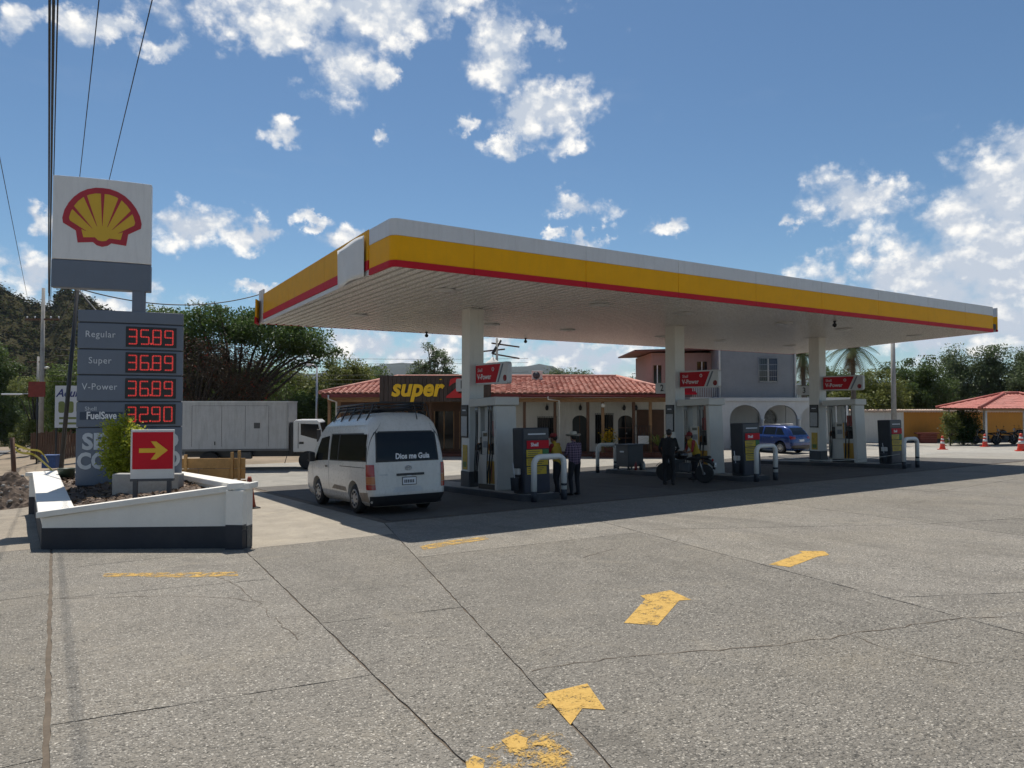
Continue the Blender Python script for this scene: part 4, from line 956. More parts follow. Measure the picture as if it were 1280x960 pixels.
def make_van(label, loc, tilt):
    o = thing('minibus', label, 'van', loc, 0, None, tilt)
    link('body', vb.mesh('body', VPAINT, WY, .39), o)
    MB().box(-.74, .74, .35, 4.3, .24, .75).build('underbody', BLACKP, o)
    for y in WY:
        for x in (-.80, .80): wheel(o, x, y, WRD)
    w = vb.facepatch('rear_window', [(-.74, 1.20), (.74, 1.20), (.70, 1.83), (-.70, 1.83)], VGLASS, o, .005, 16, 8)
    vb.facepatch('window_seal', [(-.77, 1.175), (.77, 1.175), (.73, 1.86), (-.73, 1.86)], SEAM, w, .0025, 16, 8)
    t = text('Dios me Guia', .17, LETTER, o, front(.12, vb.rear(0, 1.29, .012), 1.29), 'window_lettering', ext=.001, bold=.006, sx=.88)
    bp = vb.facepatch('rear_bumper', [(-.86, .21), (.86, .21), (.91, .44), (-.91, .44)], BLACKP, o, .03, 22, 5)
    vb.facepatch('door_garnish', [(-.30, .86), (.38, .86), (.38, .915), (-.30, .915)], BLACKP, o, .02)
    MB().box(-.06, .06, vb.rear(0, .89, .03), vb.rear(0, .89, .02), .845, .86).build('number_lamp', LETTER, o)
    np_ = MB().box(-.15, .17, vb.rear(0, .74, .02), vb.rear(0, .74, .004), .665, .815).build('number_plate', LETTER, o, bevel=.004)
    MB().box(-.165, .185, vb.rear(0, .74, .012), vb.rear(0, .74, .002), .65, .83).build('plate_frame', BLACKP, np_)
    for q in range(6): MB().box(-.115 + q * .042, -.09 + q * .042, vb.rear(0, .74, .0225), vb.rear(0, .74, .0205), .70, .77).build('plate_character', NAVY, np_)
    em = MB(); em.tube([(.0 + .075 * math.cos(R(20 * k)), vb.rear(0, 1.03, .012), 1.03 + .05 * math.sin(R(20 * k))) for k in range(19)], .007, 6); em.tube([(.035 * math.cos(R(20 * k)), vb.rear(0, 1.03, .012), 1.03 + .05 * math.sin(R(20 * k))) for k in range(19)], .006, 6); em.tube([(.06 * math.cos(R(20 * k)), vb.rear(0, 1.03, .012), 1.055 + .02 * math.sin(R(20 * k))) for k in range(19)], .006, 6)
    em.build('emblem', CHROME, o)
    vb.facepatch('badge', [(-.70, .885), (-.50, .885), (-.50, .91), (-.70, .91)], CHROME, o, .008, 4, 1)
    vb.facepatch('lower_dent', [(-.4, .50), (.35, .50), (.28, .62), (-.32, .62)], mat('plate_recess', (.5, .5, .49), .4, var=.1), o, .004)
    for s in (-1, 1):
        for z0, z1, m in ((.87, 1.13, TAIL), (.70, .865, AMBER), (.58, .695, TAIL)):
            def fn(a, b, s=s, z0=z0, z1=z1):
                z = z0 + (z1 - z0) * b; yr, yf_, hw, rr, rf = vb.at(z); th = R(5 + 85 * a); rr2 = rr + .012
                return (s * (hw - rr + rr2 * math.sin(th)), yr + rr - rr2 * math.cos(th), z)
            MB().grid(fn, 8, 4).build('tail_lamp', m, o)
        # glazing
        vb.sidepatch('side_window', [(.22, 1.22), (2.02, 1.20), (2.02, 1.80), (.28, 1.80)], VGLASS, o, s)
        vb.sidepatch('side_window', [(2.08, 1.20), (2.62, 1.20), (2.62, 1.80), (2.08, 1.80)], VGLASS, o, s)
        dw = vb.sidepatch('door_window', [(2.78, 1.18), (3.85, 1.14), (3.42, 1.72), (2.80, 1.78)], VGLASS, o, s)
        vb.sidepatch('window_seal', [(.18, 1.19), (2.66, 1.17), (2.66, 1.83), (.24, 1.83)], SEAM, o, s, .003)
        for y, z0, z1 in ((2.70, .38, 1.95), (.16, .5, 2.05), (4.0, .75, 1.2)): vb.sidepatch('panel_seam', [(y, z0), (y + .012, z0), (y + .012, z1), (y, z1)], SEAM, o, s, .003, 2, 14)
        vb.sidepatch('slide_rail', [(.25, 1.05), (1.9, 1.05), (1.9, 1.065), (.25, 1.065)], SEAM, o, s, .004, 10, 1)
        vb.sidepatch('door_handle', [(2.78, 1.0), (2.93, 1.0), (2.93, 1.05), (2.78, 1.05)], BLACKP, o, s, .025)
        vb.sidepatch('gutter', [(.35, 1.99), (3.3, 1.99), (3.3, 2.01), (.35, 2.01)], VPAINT, o, s, .012, 14, 2)
        vb.sidepatch('mud_smear', [(1.45, .48), (2.5, .50), (2.3, .60), (1.5, .58)], DIRTY, o, s, .003)
        vb.sidepatch('mud_smear', [(.12, .30), (.6, .30), (.6, .50), (.12, .52)], DIRTY, o, s, .003)
        mr = MB().box(*sorted((s * .96, s * 1.12)), 3.72, 3.80, 1.12, 1.36).build('door_mirror', BLACKP, o, bevel=.03)
        MB().tube([(s * .88, 3.78, 1.12), (s * 1.0, 3.77, 1.18)], .02, 6).build('mirror_arm', BLACKP, mr)
        vb.sidepatch('mud_flap', [(.62, .12), (.66, .12), (.66, .32), (.62, .32)], BLACKP, o, s, -.08)
    vb.facepatch('windscreen', [(-.66, 1.28), (.66, 1.28), (.58, 1.88), (-.58, 1.88)], VGLASS, o, .006, 12, 8, True)
    vb.facepatch('front_bumper', [(-.86, .26), (.86, .26), (.88, .52), (-.88, .52)], VPAINT, o, .03, 16, 4, True)
    vb.facepatch('grille', [(-.5, .68), (.5, .68), (.52, .85), (-.52, .85)], BLACKP, o, .012, 8, 3, True)
    for s in (-1, 1): vb.facepatch('headlight', [(s * .55, .70), (s * .84, .72), (s * .80, .95), (s * .55, .88)], CHROME, o, .012, 6, 4, True)
    # roof rack
    rk = MB()
    for x in (-.58, .58): rk.tube([(x, .4, 2.37), (x, 3.05, 2.37)], .026, 6); rk.tube([(x, .4, 2.44), (x, 3.05, 2.44)], .02, 6); rk.tube([(x, .4, 2.51), (x, 3.05, 2.51)], .024, 6)
    for k in range(11): rk.tube([(-.58, .45 + .26 * k, 2.37), (.58, .45 + .26 * k, 2.37)], .02, 6); [rk.tube([(sx_ * .58, .45 + .26 * k, 2.37), (sx_ * .58, .45 + .26 * k, 2.51)], .014, 5) for sx_ in (-1, 1)]
    for y in (.42, 3.05): [rk.tube([(-.58, y, z_), (.58, y, z_)], .022, 6) for z_ in (2.44, 2.51)]
    rk.build('roof_rack', BLACKP, o)
    for x in (-1, 1):
        for k in range(5):
            y = .6 + .56 * k; MB().tube([(x * .58, y, 2.50), (x * .60, y, 2.40), (x * .69, y, 2.26), (x * .765, y, 2.12)], .019, 6).build('rack_leg', BLACKP, o)
    ld = MB()
    for x in (.30, .62): ld.tube([(x, vb.rear(x, 1.9, .02) + .02, 2.12), (x, .30, 2.42), (x, .42, 2.51)], .012, 6)
    ld.build('rack_ladder', BLACKP, o)
    return o
van = make_van('white high-roof minibus with tinted windows parked at the fuel pump', (6.72, 14.72, gz(6.7, 14.72)), TILT)

# blue SUV
SPAINT = mat('suv_blue', (.008, .035, .17), .25, .3, var=.08, coat=.8)
sbd = Body([(.22, .12, 4.42, .80, .15, .25), (.35, .03, 4.52, .90, .2, .4), (.60, 0, 4.56, .93, .22, .45), (.82, .03, 4.50, .935, .22, .5), (.98, .06, 4.30, .925, .22, .5), (1.06, .10, 3.55, .90, .22, .3), (1.10, .12, 3.35, .885, .22, .25), (1.35, .28, 2.95, .80, .22, .25), (1.55, .48, 2.55, .72, .22, .25), (1.63, .70, 2.2, .62, .25, .25), (1.66, 1.0, 1.9, .4, .2, .2)])
def make_suv(label, loc, paint):
    o = thing('parked_car', label, 'car', loc, 0)
    link('body', sbd.mesh('body', paint, (.85, 3.62), .40), o)
    MB().box(-.72, .72, .4, 4.1, .24, .6).build('underbody', BLACKP, o)
    for y in (.85, 3.62):
        for x in (-.79, .79): wheel(o, x, y, .34, .22)
    sbd.facepatch('rear_window', [(-.66, 1.12), (.66, 1.12), (.56, 1.52), (-.56, 1.52)], VGLASS, o, .006, 12, 6)
    sbd.facepatch('windscreen', [(-.7, 1.12), (.7, 1.12), (.6, 1.54), (-.6, 1.54)], VGLASS, o, .006, 12, 6, True)
    sbd.facepatch('rear_bumper', [(-.85, .28), (.85, .28), (.88, .5), (-.88, .5)], BLACKP, o, .02, 16, 4)
    p = sbd.facepatch('number_plate', [(-.22, .72), (.22, .72), (.22, .84), (-.22, .84)], LETTER, o, .012, 4, 2)
    for s in (-1, 1):
        sbd.facepatch('tail_lamp', [(s * .55, .88), (s * .915, .86), (s * .90, 1.04), (s * .55, 1.0)], TAIL, o, .012, 10, 4)
        sbd.sidepatch('side_window', [(.55, 1.12), (1.15, 1.11), (1.15, 1.52), (.85, 1.50)], VGLASS, o, s)
        sbd.sidepatch('side_window', [(1.20, 1.11), (2.05, 1.11), (2.0, 1.55), (1.20, 1.55)], VGLASS, o, s)
        sbd.sidepatch('side_window', [(2.12, 1.11), (3.1, 1.11), (2.6, 1.52), (2.12, 1.55)], VGLASS, o, s)
        sbd.sidepatch('door_handle', [(1.3, .95), (1.45, .95), (1.45, .98), (1.3, .98)], CHROME, o, s, .02)
        for y in (1.17, 2.08, 3.0): sbd.sidepatch('panel_seam', [(y, .4), (y + .01, .4), (y + .01, 1.05), (y, 1.05)], SEAM, o, s, .003, 1, 8)
        sbd.sidepatch('sill_trim', [(1.3, .28), (3.15, .28), (3.15, .42), (1.3, .42)], BLACKP, o, s, .01)
        MB().box(*sorted((s * .94, s * 1.1)), 2.95, 3.05, 1.05, 1.18).build('door_mirror', paint, o, bevel=.03)
        MB().tube([(s * .6, .9, 1.67), (s * .6, 1.1, 1.71), (s * .6, 2.2, 1.70), (s * .6, 2.4, 1.63)], .015, 6).build('roof_rail', CHROME, o)
        sbd.facepatch('headlight', [(s * .5, .78), (s * .84, .80), (s * .80, .95), (s * .5, .92)], CHROME, o, .012, 6, 4, True)
    sbd.facepatch('grille', [(-.45, .6), (.45, .6), (.45, .85), (-.45, .85)], BLACKP, o, .012, 6, 3, True)
    return o
q = L(990, 41.5)
suv = make_suv('blue hatchback car parked by the white arches', (q.x + .9, q.y, q.z), SPAINT)

# box truck
TRK = mat('truck_box_grey', (.42, .42, .42), .5, var=.10, dirt=.55, dirtcol=(.24, .23, .22), streak=True); TRW = mat('cab_white', (.62, .62, .61), .35, var=.04, coat=.3)
o = thing('box_truck', 'white box truck with dirty grey cargo body parked beside the trees', 'truck', L(300, 31.5), R(-32.7 + 7))
# local x: forward (towards the right), y: away
bx = MB().box(-2.5, 2.1, -.05, 2.05, .9, 3.02).build('cargo_box', TRK, o, bevel=.02)
MB().box(-2.53, 2.13, -.075, 2.07, 3.0, 3.06).build('roof_edge', mat('roof_edge_alu', (.5, .5, .5), .4, .5), bx)
MB().box(-2.53, 2.13, -.07, 2.07, .86, .95).build('lower_rail', mat('rail_dark', (.12, .12, .12), .6), bx)
for x in (-2.0, -.75, .25, 1.25):
    MB().box(x - .006, x + .006, -.055, -.051, 1.05, 2.85).build('panel_seam', SEAM, bx)
MB().box(-2.0, 1.25, -.055, -.051, 2.845, 2.856).build('panel_seam', SEAM, bx)
MB().box(.62, .88, -.056, -.051, 1.85, 2.1).build('dark_sticker', mat('sticker_dark', (.06, .06, .065), .5, var=.5, scale=20), bx)
MB().box(-1.05, -1.01, -.07, -.051, 1.12, 1.28).build('latch', BLACKP, bx)
MB().box(2.02, 2.105, -.065, 2.06, .9, 3.02).build('corner_trim', mat('trim_grey', (.3, .3, .3), .5), bx)
MB().box(-2.4, 3.4, .35, 1.65, .58, .86).build('chassis', BLACKP, o)
cabp = [(2.28, .78), (3.55, .78), (3.62, 1.3), (3.42, 2.12), (3.30, 2.22), (2.40, 2.22), (2.28, 2.12)]
cabo = MB().prism(cabp, .05, 1.95, 'y').build('cab', TRW, o, bevel=.05)
MB().box(2.14, 2.30, .1, 1.9, .7, 2.1).build('cab_back', BLACKP, cabo)
for y0, y1 in ((.035, .048), (1.952, 1.965)):
    MB().prism([(2.62, 1.55), (3.48, 1.30), (3.38, 2.02), (2.62, 2.05)], y0, y1, 'y').build('door_window', VGLASS, cabo)
    MB().prism([(2.5, .95), (2.52, .95), (2.52, 2.1), (2.5, 2.1)], y0, y1, 'y').build('panel_seam', SEAM, cabo)
    MB().box(2.55, 2.75, y0 - .01, y1, 1.14, 1.24).build('door_handle', BLACKP, cabo)
MB().prism([(3.62, 1.34), (3.66, 1.34), (3.46, 2.08), (3.42, 2.08)], .2, 1.8, 'y').build('windscreen', VGLASS, cabo)
MB().box(3.5, 3.72, .05, 1.95, .45, .85).build('front_bumper', TRW, o, bevel=.04)
MB().box(3.35, 3.52, -.2, -.12, 1.25, 1.8).build('door_mirror', BLACKP, cabo, bevel=.02)
MB().tube([(3.42, .05, 1.9), (3.44, -.15, 1.85), (3.44, -.15, 1.2), (3.42, .05, 1.15)], .012, 6).build('mirror_arm', BLACKP, cabo)
MB().box(-.4, .5, .02, .3, .5, .82).build('fuel_tank', mat('tank_dark', (.07, .07, .07), .5), o, bevel=.03)
for wx in (2.95, -1.3):
    for wy in (.16, 1.84):
        t = MB().lathe([(.25, -.13), (.38, -.13), (.42, -.1), (.42, .1), (.38, .13), (.25, .13)], 24, (wx, wy, .42), axis='y').build('wheel', BLACK, o)
        MB().lathe([(.26, -.09), (.2, -.11), (.08, -.06), (.06, -.13)] if wy < 1 else [(.26, .09), (.2, .11), (.08, .06), (.06, .13)], 18, (wx, wy, .42), axis='y').build('rim', mat('rim_dirty', (.12, .12, .12), .6), t)
MB().tube([(2.1, .0, .85), (1.95, -.02, .3)], .015, 5).build('mud_flap_stay', BLACKP, o)

# motorcycles
def make_moto(label, loc, rot, group, red=False):
    o = thing('motorcycle', label, 'motorcycle', loc, rot, group)
    for y in (0, 1.27):
        t = MB().lathe([(.25, -.05), (.285, -.05), (.30, -.02), (.30, .02), (.285, .05), (.25, .05)], 24, (0, y, .30), axis='x').build('wheel', BLACK, o)
        h = MB(); h.lathe([(.05, -.06), (.05, .06)], 10, (0, y, .30), axis='x')
        for k in range(10):
            a = 2 * math.pi * k / 10; h.tube([(0, y, .3), (0, y + .26 * math.cos(a), .3 + .26 * math.sin(a))], .006, 4)
        h.build('spokes', CHROME, t)
    MB().tube(smooth_path([(0, .05, .62), (0, .25, .70), (0, .6, .75), (0, .9, .82), (0, 1.02, .88)], 4), [.04] * 16 + [.035], 8).build('frame', BLACKP, o)
    MB().sphere((0, .78, .86), .2, 14, sc=(.7, 1.35, .72)).build('fuel_tank', mat('moto_tank%s' % ('r' if red else 'k'), (.20, .015, .015) if red else (.016, .016, .018), .25, coat=.6), o)
    MB().prism([(-.22, .80), (-.18, .87), (.1, .84), (.5, .80), (.55, .74), (.1, .76), (-.15, .78)], -.12, .12, 'x').build('seat', BLACK, o, bevel=.03)
    MB().box(-.13, .13, .42, .78, .32, .62).build('engine', DKGREY, o, bevel=.05)
    MB().tube([(.12, .7, .35), (.15, .3, .30), (.16, -.15, .40)], [.025, .03, .05], 8).build('exhaust', CHROME, o)
    for s in (-1, 1):
        MB().tube([(s * .08, 1.27, .3), (s * .08, 1.05, .95)], .022, 6).build('fork', CHROME, o)
        MB().tube([(s * .09, 0, .3), (s * .1, .12, .72)], .022, 6).build('shock', CHROME, o)
        MB().tube([(0, 1.02, 1.0), (s * .2, 1.0, 1.05), (s * .36, .88, 1.06)], .014, 6).build('handlebar', BLACKP, o)
        m_ = MB().tube([(s * .28, .95, 1.06), (s * .33, .98, 1.22)], .007, 5).build('mirror_stem', BLACKP, o); MB().sphere((s * .33, .98, 1.25), .055, 10, sc=(1, .3, .7)).build('mirror', BLACKP, m_)
    MB().tube([(0, -.3, .45), (0, -.32, .55), (0, -.2, .68), (0, .0, .74)], [.05, .06, .07, .07], 8).build('rear_mudguard', BLACKP, o)
    MB().grid(lambda a, b: (.06 * (2 * a - 1), 1.27 + .34 * math.cos(R(30 + 110 * b)), .3 + .34 * math.sin(R(30 + 110 * b))), 3, 8).build('front_mudguard', BLACKP, o)
    MB().sphere((0, 1.14, .98), .095, 12, sc=(1, .7, 1)).build('headlight', CHROME, o)
    MB().sphere((0, -.27, .74), .06, 10, sc=(1.3, .6, .8)).build('tail_lamp', TAIL, o)
    MB().box(-.11, .11, -.36, -.35, .52, .66).build('number_plate', LETTER, o, bevel=.004)
    MB().tube([(-.05, .35, .4), (-.22, .3, .02)], .012, 5).build('side_stand', BLACKP, o)
    return o
m0 = make_moto('black motorcycle with white plate being fuelled at the middle island', (17.35, 15.75, gz(17.3, 15.75)), R(28), None)

# ------------------------------------------------------------------ people
def capsule_chain(mb, pts, rs, n=10):
    pts = [Vector(p) for p in pts]
    mb.tube(pts, rs, n)
    for p, r in zip(pts, rs): mb.sphere(p, r, 10)
def person(label, loc, rot, J, cloth, hat=None, hair=True, group='people at the pumps', belly=0.):
    """J: joints; cloth: dict region -> material"""
    o = thing('person', label, 'person', loc, rot, group)
    mb = MB(); segs = []
    def ch(region, pts, rs):
        capsule_chain(mb, pts, rs)
        for a, b, ra in zip(pts[:-1], pts[1:], rs): segs.append((region, Vector(a), Vector(b), ra))
    pel, che, nk, hd = Vector(J['pelvis']), Vector(J['chest']), Vector(J['neck']), Vector(J['head'])
    side = Vector(J.get('side', (1, 0, 0)))
    for s in (-1, 1):
        ch('torso', [pel + side * .06 * s, pel.lerp(che, .45) + side * .065 * s, che + side * .085 * s, che.lerp(nk, .55) + side * .07 * s], [.125, .115 + belly, .125, .075])
        sh, el, wr = [Vector(J[k + ('R' if s > 0 else 'L')]) for k in ('sh', 'el', 'wr')]
        ch('upper_arm', [sh, sh.lerp(el, .4), el], [.066, .055, .043]); ch('forearm', [el, el.lerp(wr, .35), wr], [.043, .042, .029])
        hn = (wr - el).normalized(); pd = hn.cross(side).normalized()
        palm = wr + hn * .085; ch('hand', [wr, wr + hn * .05, palm], [.027, .036, .034])
        for k in range(4):
            b0 = palm + side * (.028 - .0185 * k); ln = (.062, .075, .07, .055)[k]
            ch('hand', [b0, b0 + hn * ln * .55 + pd * .012 * 1, b0 + hn * ln * .95 + pd * .03], [.0105, .010, .009])
        tb_ = wr + hn * .035 + side * (-s) * .03; ch('hand', [tb_, tb_ + hn * .035 + side * (-s) * .022, tb_ + hn * .07 + side * (-s) * .022], [.013, .012, .010])
        hp, kn, an = [Vector(J[k + ('R' if s > 0 else 'L')]) for k in ('hip', 'kn', 'an')]
        ch('leg', [hp, hp.lerp(kn, .4), kn], [.105, .092, .066]); ch('leg', [kn, kn.lerp(an, .35), an], [.064, .066, .048])
        fd = Vector(J.get('foot', (0, 1, 0))); ch('shoe', [an + Vector((0, 0, -.035)) - fd * .03, an + Vector((0, 0, -.05)) + fd * .09, an + Vector((0, 0, -.06)) + fd * .17], [.045, .042, .034])
    ch('neck', [che.lerp(nk, .7), nk, hd - Vector((0, 0, .06))], [.06, .055, .052])
    fw = Vector(J.get('look', (0, 1, 0))).normalized()
    mb.sphere(hd, .1, 16, sc=(.80, .95, 1.18)); segs.append(('skin', hd, hd + fw * .05, .09))
    mb.sphere(hd + fw * .035 - Vector((0, 0, .055)), .07, 12, sc=(.8, .9, .9))
    mb.sphere(hd + fw * .098 - Vector((0, 0, .012)), .017, 8, sc=(.8, 1, 1.3))
    sd = fw.cross(Vector((0, 0, 1)))
    for s in (-1, 1): mb.sphere(hd + sd * .083 * s - Vector((0, 0, .005)), .024, 8, sc=(.6, 1, 1.4))
    names = ['torso', 'upper_arm', 'forearm', 'hand', 'leg', 'shoe', 'neck', 'skin']
    tmp = mb.build('tmp', SKIN); rm = tmp.modifiers.new('r', 'REMESH'); rm.mode = 'VOXEL'; rm.voxel_size = .0125
    smo = tmp.modifiers.new('s', 'SMOOTH'); smo.iterations = 3; smo.factor = .5
    bpy.context.view_layer.update()
    me = bpy.data.meshes.new_from_object(tmp.evaluated_get(bpy.context.evaluated_depsgraph_get())); bpy.data.objects.remove(tmp); me.name = 'body'
    me.materials.clear()
    for n_ in names: me.materials.append(cloth.get(n_, SKIN))
    n = len(me.polygons); C = np.empty(n * 3); me.polygons.foreach_get('center', C); C = C.reshape(-1, 3); best = np.full(n, 1e9); idx = np.zeros(n, int)
    for reg, a, b, ra in segs:
        a_, d_ = np.array(a), np.array(b - a); t = np.clip(((C - a_) @ d_) / max(1e-9, d_ @ d_), 0, 1)
        dist = np.linalg.norm(C - a_ - t[:, None] * d_, axis=1) - ra; k = dist < best; best[k] = dist[k]; idx[k] = names.index(reg)
    me.polygons.foreach_set('material_index', idx.astype(np.int32)); me.polygons.foreach_set('use_smooth', np.ones(n, bool))
    link('body', me, o)
    for s in (-1, 1): MB().sphere(hd + fw * .083 + sd * .033 * s + Vector((0, 0, .012)), .011, 8).build('eye', HAIR, o)
    MB().box(-.022, .022, -.004, .004, -.004, .004).build('mouth', REDP, o, hd + fw * .092 - Vector((0, 0, .05)), (0, 0, math.atan2(-fw.x, fw.y)))
    back = -fw
    if hair: MB().sphere(hd + back * .014 + Vector((0, 0, .028)), .106, 16, sc=(.84, .97, 1.06)).build('hair', HAIR, o)
    top = hd + Vector((0, 0, .055)); rz = math.atan2(-fw.x, fw.y)
    if hat == 'cowboy':
        hm = mat('straw_hat', (.46, .42, .34), .8, var=.12, scale=12)
        h = MB()
        def brim(a, b):
            t = 2 * math.pi * a; r = .10 + .10 * b; return (r * math.cos(t) * 1.0, r * math.sin(t) * 1.12, .055 * (b ** 2) * abs(math.cos(t)) ** 1.5 * 1.0 - .012 * b * abs(math.sin(t)))
        h.grid(brim, 28, 5); h.lathe([(.105, 0), (.108, .02), (.10, .075), (.088, .11), (.05, .118), (.01, .10)], 24, (0, 0, 0))
        h.build('hat', hm, o, top, (R(-4), 0, rz)).modifiers.new('s', 'SOLIDIFY').thickness = .006
        MB().lathe([(.1095, .006), (.1085, .028)], 24, (0, 0, 0)).build('hat_band', BLACKP, o, top, (R(-4), 0, rz))
    if hat == 'cap':
        cm = mat('red_cap', (.22, .015, .015), .7, var=.15)
        MB().lathe([(.104, -.01), (.106, .03), (.09, .075), (.05, .1), (.008, .106)], 20).build('cap', cm, o, top, (0, 0, rz))
        MB().grid(lambda a, b: ((2 * a - 1) * .08 * (1 - .25 * b), .08 + .105 * b - .03 * (2 * a - 1) ** 2, .004 - .018 * b - .02 * (2 * a - 1) ** 2), 8, 4).build('cap_peak', cm, o, top, (0, 0, rz)).modifiers.new('s', 'SOLIDIFY').thickness = .006
    return o
def J(lean=0., h=1.7, arms=None, legs=.11, step=0., twist=0., look=(0, 1, -.1)):
    k = h / 1.72; l = lean
    j = dict(pelvis=(0, -.25 * l, .95), chest=(0, .28 * l, 1.30 - .06 * l), neck=(0, .46 * l, 1.47 - .16 * l), head=(0, .56 * l + .02, 1.60 - .20 * l),
             shR=(.185, .38 * l, 1.40 - .1 * l), shL=(-.185, .38 * l, 1.40 - .1 * l), hipR=(.095, -.25 * l, .90), hipL=(-.095, -.25 * l, .90),
             knR=(legs + .01, .03 + step * .5, .49), knL=(-legs - .01, .03 - step * .5, .49), anR=(legs, -.02 + step, .09), anL=(-legs, -.02 - step, .09),
             elR=(.26, .05 + .3 * l, 1.13), elL=(-.26, .05 + .3 * l, 1.13), wrR=(.24, .22 + .2 * l, .98), wrL=(-.24, .22 + .2 * l, .98), look=look)
    j.update(arms or {})
    for q in j:
        if q != 'look': j[q] = tuple(c * k for c in j[q])
    return j
def plaid():
    m = bpy.data.materials.new('plaid_shirt'); m.use_nodes = True; t = NT(m.node_tree); b = t.n['Principled BSDF']
    co = t.node('ShaderNodeSeparateXYZ', {0: t.node('ShaderNodeTexCoord').outputs['Object']})
    st = [t.math('GREATER_THAN', t.math('SINE', t.math('MULTIPLY', co.outputs[i], 95.)), .25) for i in (0, 2)]
    f = t.math('MULTIPLY', t.math('ADD', *st), .5)
    t.l.new(t.mix(f, (.035, .022, .045), (.22, .15, .22)), b.inputs['Base Color']); b.inputs['Roughness'].default_value = .85
    return m
JEANS = mat('dark_trousers', (.012, .013, .018), .85, var=.3); SHOE = mat('dark_shoe', (.015, .013, .012), .5)
YSH = mat('yellow_uniform', (.50, .33, .03), .8, var=.1); RSL = mat('red_sleeve', (.26, .02, .02), .8, var=.1); BLK = mat('black_jacket', (.008, .008, .009), .8, var=.3)
def facing(phi): return R(-32.7 + phi)     # 0: walking straight away from the camera, 90: towards the picture's left
def at_g(px, py): x, y = G(px, py); return (x, y, gz(x, y))
person('man in straw cowboy hat and plaid shirt standing beside the hoop guard', at_g(718, 619), facing(35),
       J(.04, 1.70, dict(wrR=(.12, .30, 1.06), wrL=(-.14, .30, 1.04), elR=(.27, .06, 1.12), elL=(-.27, .06, 1.12))), dict(torso=plaid(), upper_arm=bpy.data.materials['plaid_shirt'], forearm=bpy.data.materials['plaid_shirt'], leg=JEANS, shoe=SHOE), 'cowboy', True, belly=.02)
person('attendant in yellow shirt with red sleeves and red cap by the dark cabinet', (11.72, 15.95, gz(11.7, 15.95)), facing(58),
       J(.16, 1.70, dict(wrR=(.14, .50, 1.0), wrL=(-.14, .50, .98), elR=(.25, .26, 1.06), elL=(-.25, .26, 1.06)), .13, .10, look=(0, 1, -.3)), dict(torso=YSH, upper_arm=RSL, leg=JEANS, shoe=SHOE), 'cap')
person('person in black jacket and trousers standing next to the motorcycle', at_g(836, 606), facing(-25),
       J(.10, 1.74, dict(wrR=(.16, .36, 1.04), wrL=(-.22, .16, .90), elR=(.27, .12, 1.12), elL=(-.29, .0, 1.12)), .12, .05), dict(torso=BLK, upper_arm=BLK, forearm=BLK, leg=BLK, shoe=SHOE), None, belly=.03)
person('attendant in red cap and yellow shirt bending behind the motorcycle', (18.2, 16.95, gz(18.2, 16.95)), facing(100),
       J(.30, 1.62, dict(wrR=(.14, .45, .95), wrL=(-.14, .45, .95), elR=(.26, .2, 1.05), elL=(-.26, .2, 1.05))), dict(torso=YSH, upper_arm=RSL, leg=JEANS, shoe=SHOE), 'cap')
# ------------------------------------------------------------------ roofs of barrel tiles
def tile_face(mb, E0, E1, R0, R1, pitch=.3, rows=14, amp=.055, lift=.05):
    E0, E1, R0, R1 = map(Vector, (E0, E1, R0, R1)); ex = (E1 - E0).normalized(); Wd = (E1 - E0).length
    up0 = (R0 - E0); s0 = up0.dot(ex); s1 = (R1 - E0).dot(ex); rise = up0 - ex * s0; nrm = ex.cross(rise).normalized()
    if nrm.z < 0: nrm = -nrm
    ncol = int(Wd / pitch); pitch = Wd / ncol
    for k in range(rows):
        t0, t1 = k / rows, min(1., (k + 1.12) / rows); tm = (t0 + t1) / 2
        lo, hi = s0 * tm, Wd + (s1 - Wd) * tm
        for c in range(ncol):
            u = (c + .5) * pitch
            if u < lo or u > hi: continue
            jl = random.uniform(-.012, .012); vsx = []
            for t, lf in ((t0, lift + jl), (t1, .0)):
                for j in range(5):
                    uu = c * pitch + pitch * j / 4; vsx.append(E0 + ex * uu + rise * t + nrm * (amp * math.sin(math.pi * j / 4) + lf))
            vsx += [E0 + ex * (c * pitch + pitch * j / 4) + rise * t0 + nrm * (amp * math.sin(math.pi * j / 4) - .02) for j in (0, 1, 2, 3, 4)]
            mb.add(vsx, [(j, j + 1, 6 + j, 5 + j) for j in range(4)] + [(10 + j, 11 + j, j + 1, j) for j in range(4)])
    return mb
def hip_roof(parent, x0, x1, y0, y1, ze, rx0, rx1, zr, m, pitch=.3, rows=14, amp=.055, lift=.05):
    ym = (y0 + y1) / 2; A_, B_, C_, D_ = (x0, y0, ze), (x1, y0, ze), (x1, y1, ze), (x0, y1, ze); R0, R1 = (rx0, ym, zr), (rx1, ym, zr)
    mb = MB()
    for e0, e1, r0, r1 in ((A_, B_, R0, R1), (B_, C_, R1, R1), (C_, D_, R1, R0), (D_, A_, R0, R0)): tile_face(mb, e0, e1, r0, r1, pitch, rows, amp, lift)
    t = tag(mb.build('roof_tiles', m, parent, fix=False), kind='stuff')
    d = MB().add([A_, B_, C_, D_, R0, R1], [(0, 1, 5, 4), (1, 2, 5), (2, 3, 4, 5), (3, 0, 4)]); d.build('roof_deck', WOODD, parent, fix=False)
    rg = MB()
    for a, b in ((R0, R1), (A_, R0), (D_, R0), (B_, R1), (C_, R1)):
        if (Vector(a) - Vector(b)).length > .1: rg.tube([Vector(a) + Vector((0, 0, .05)), Vector(b) + Vector((0, 0, .06))], .11, 8)
    rg.build('ridge_tiles', m, parent)
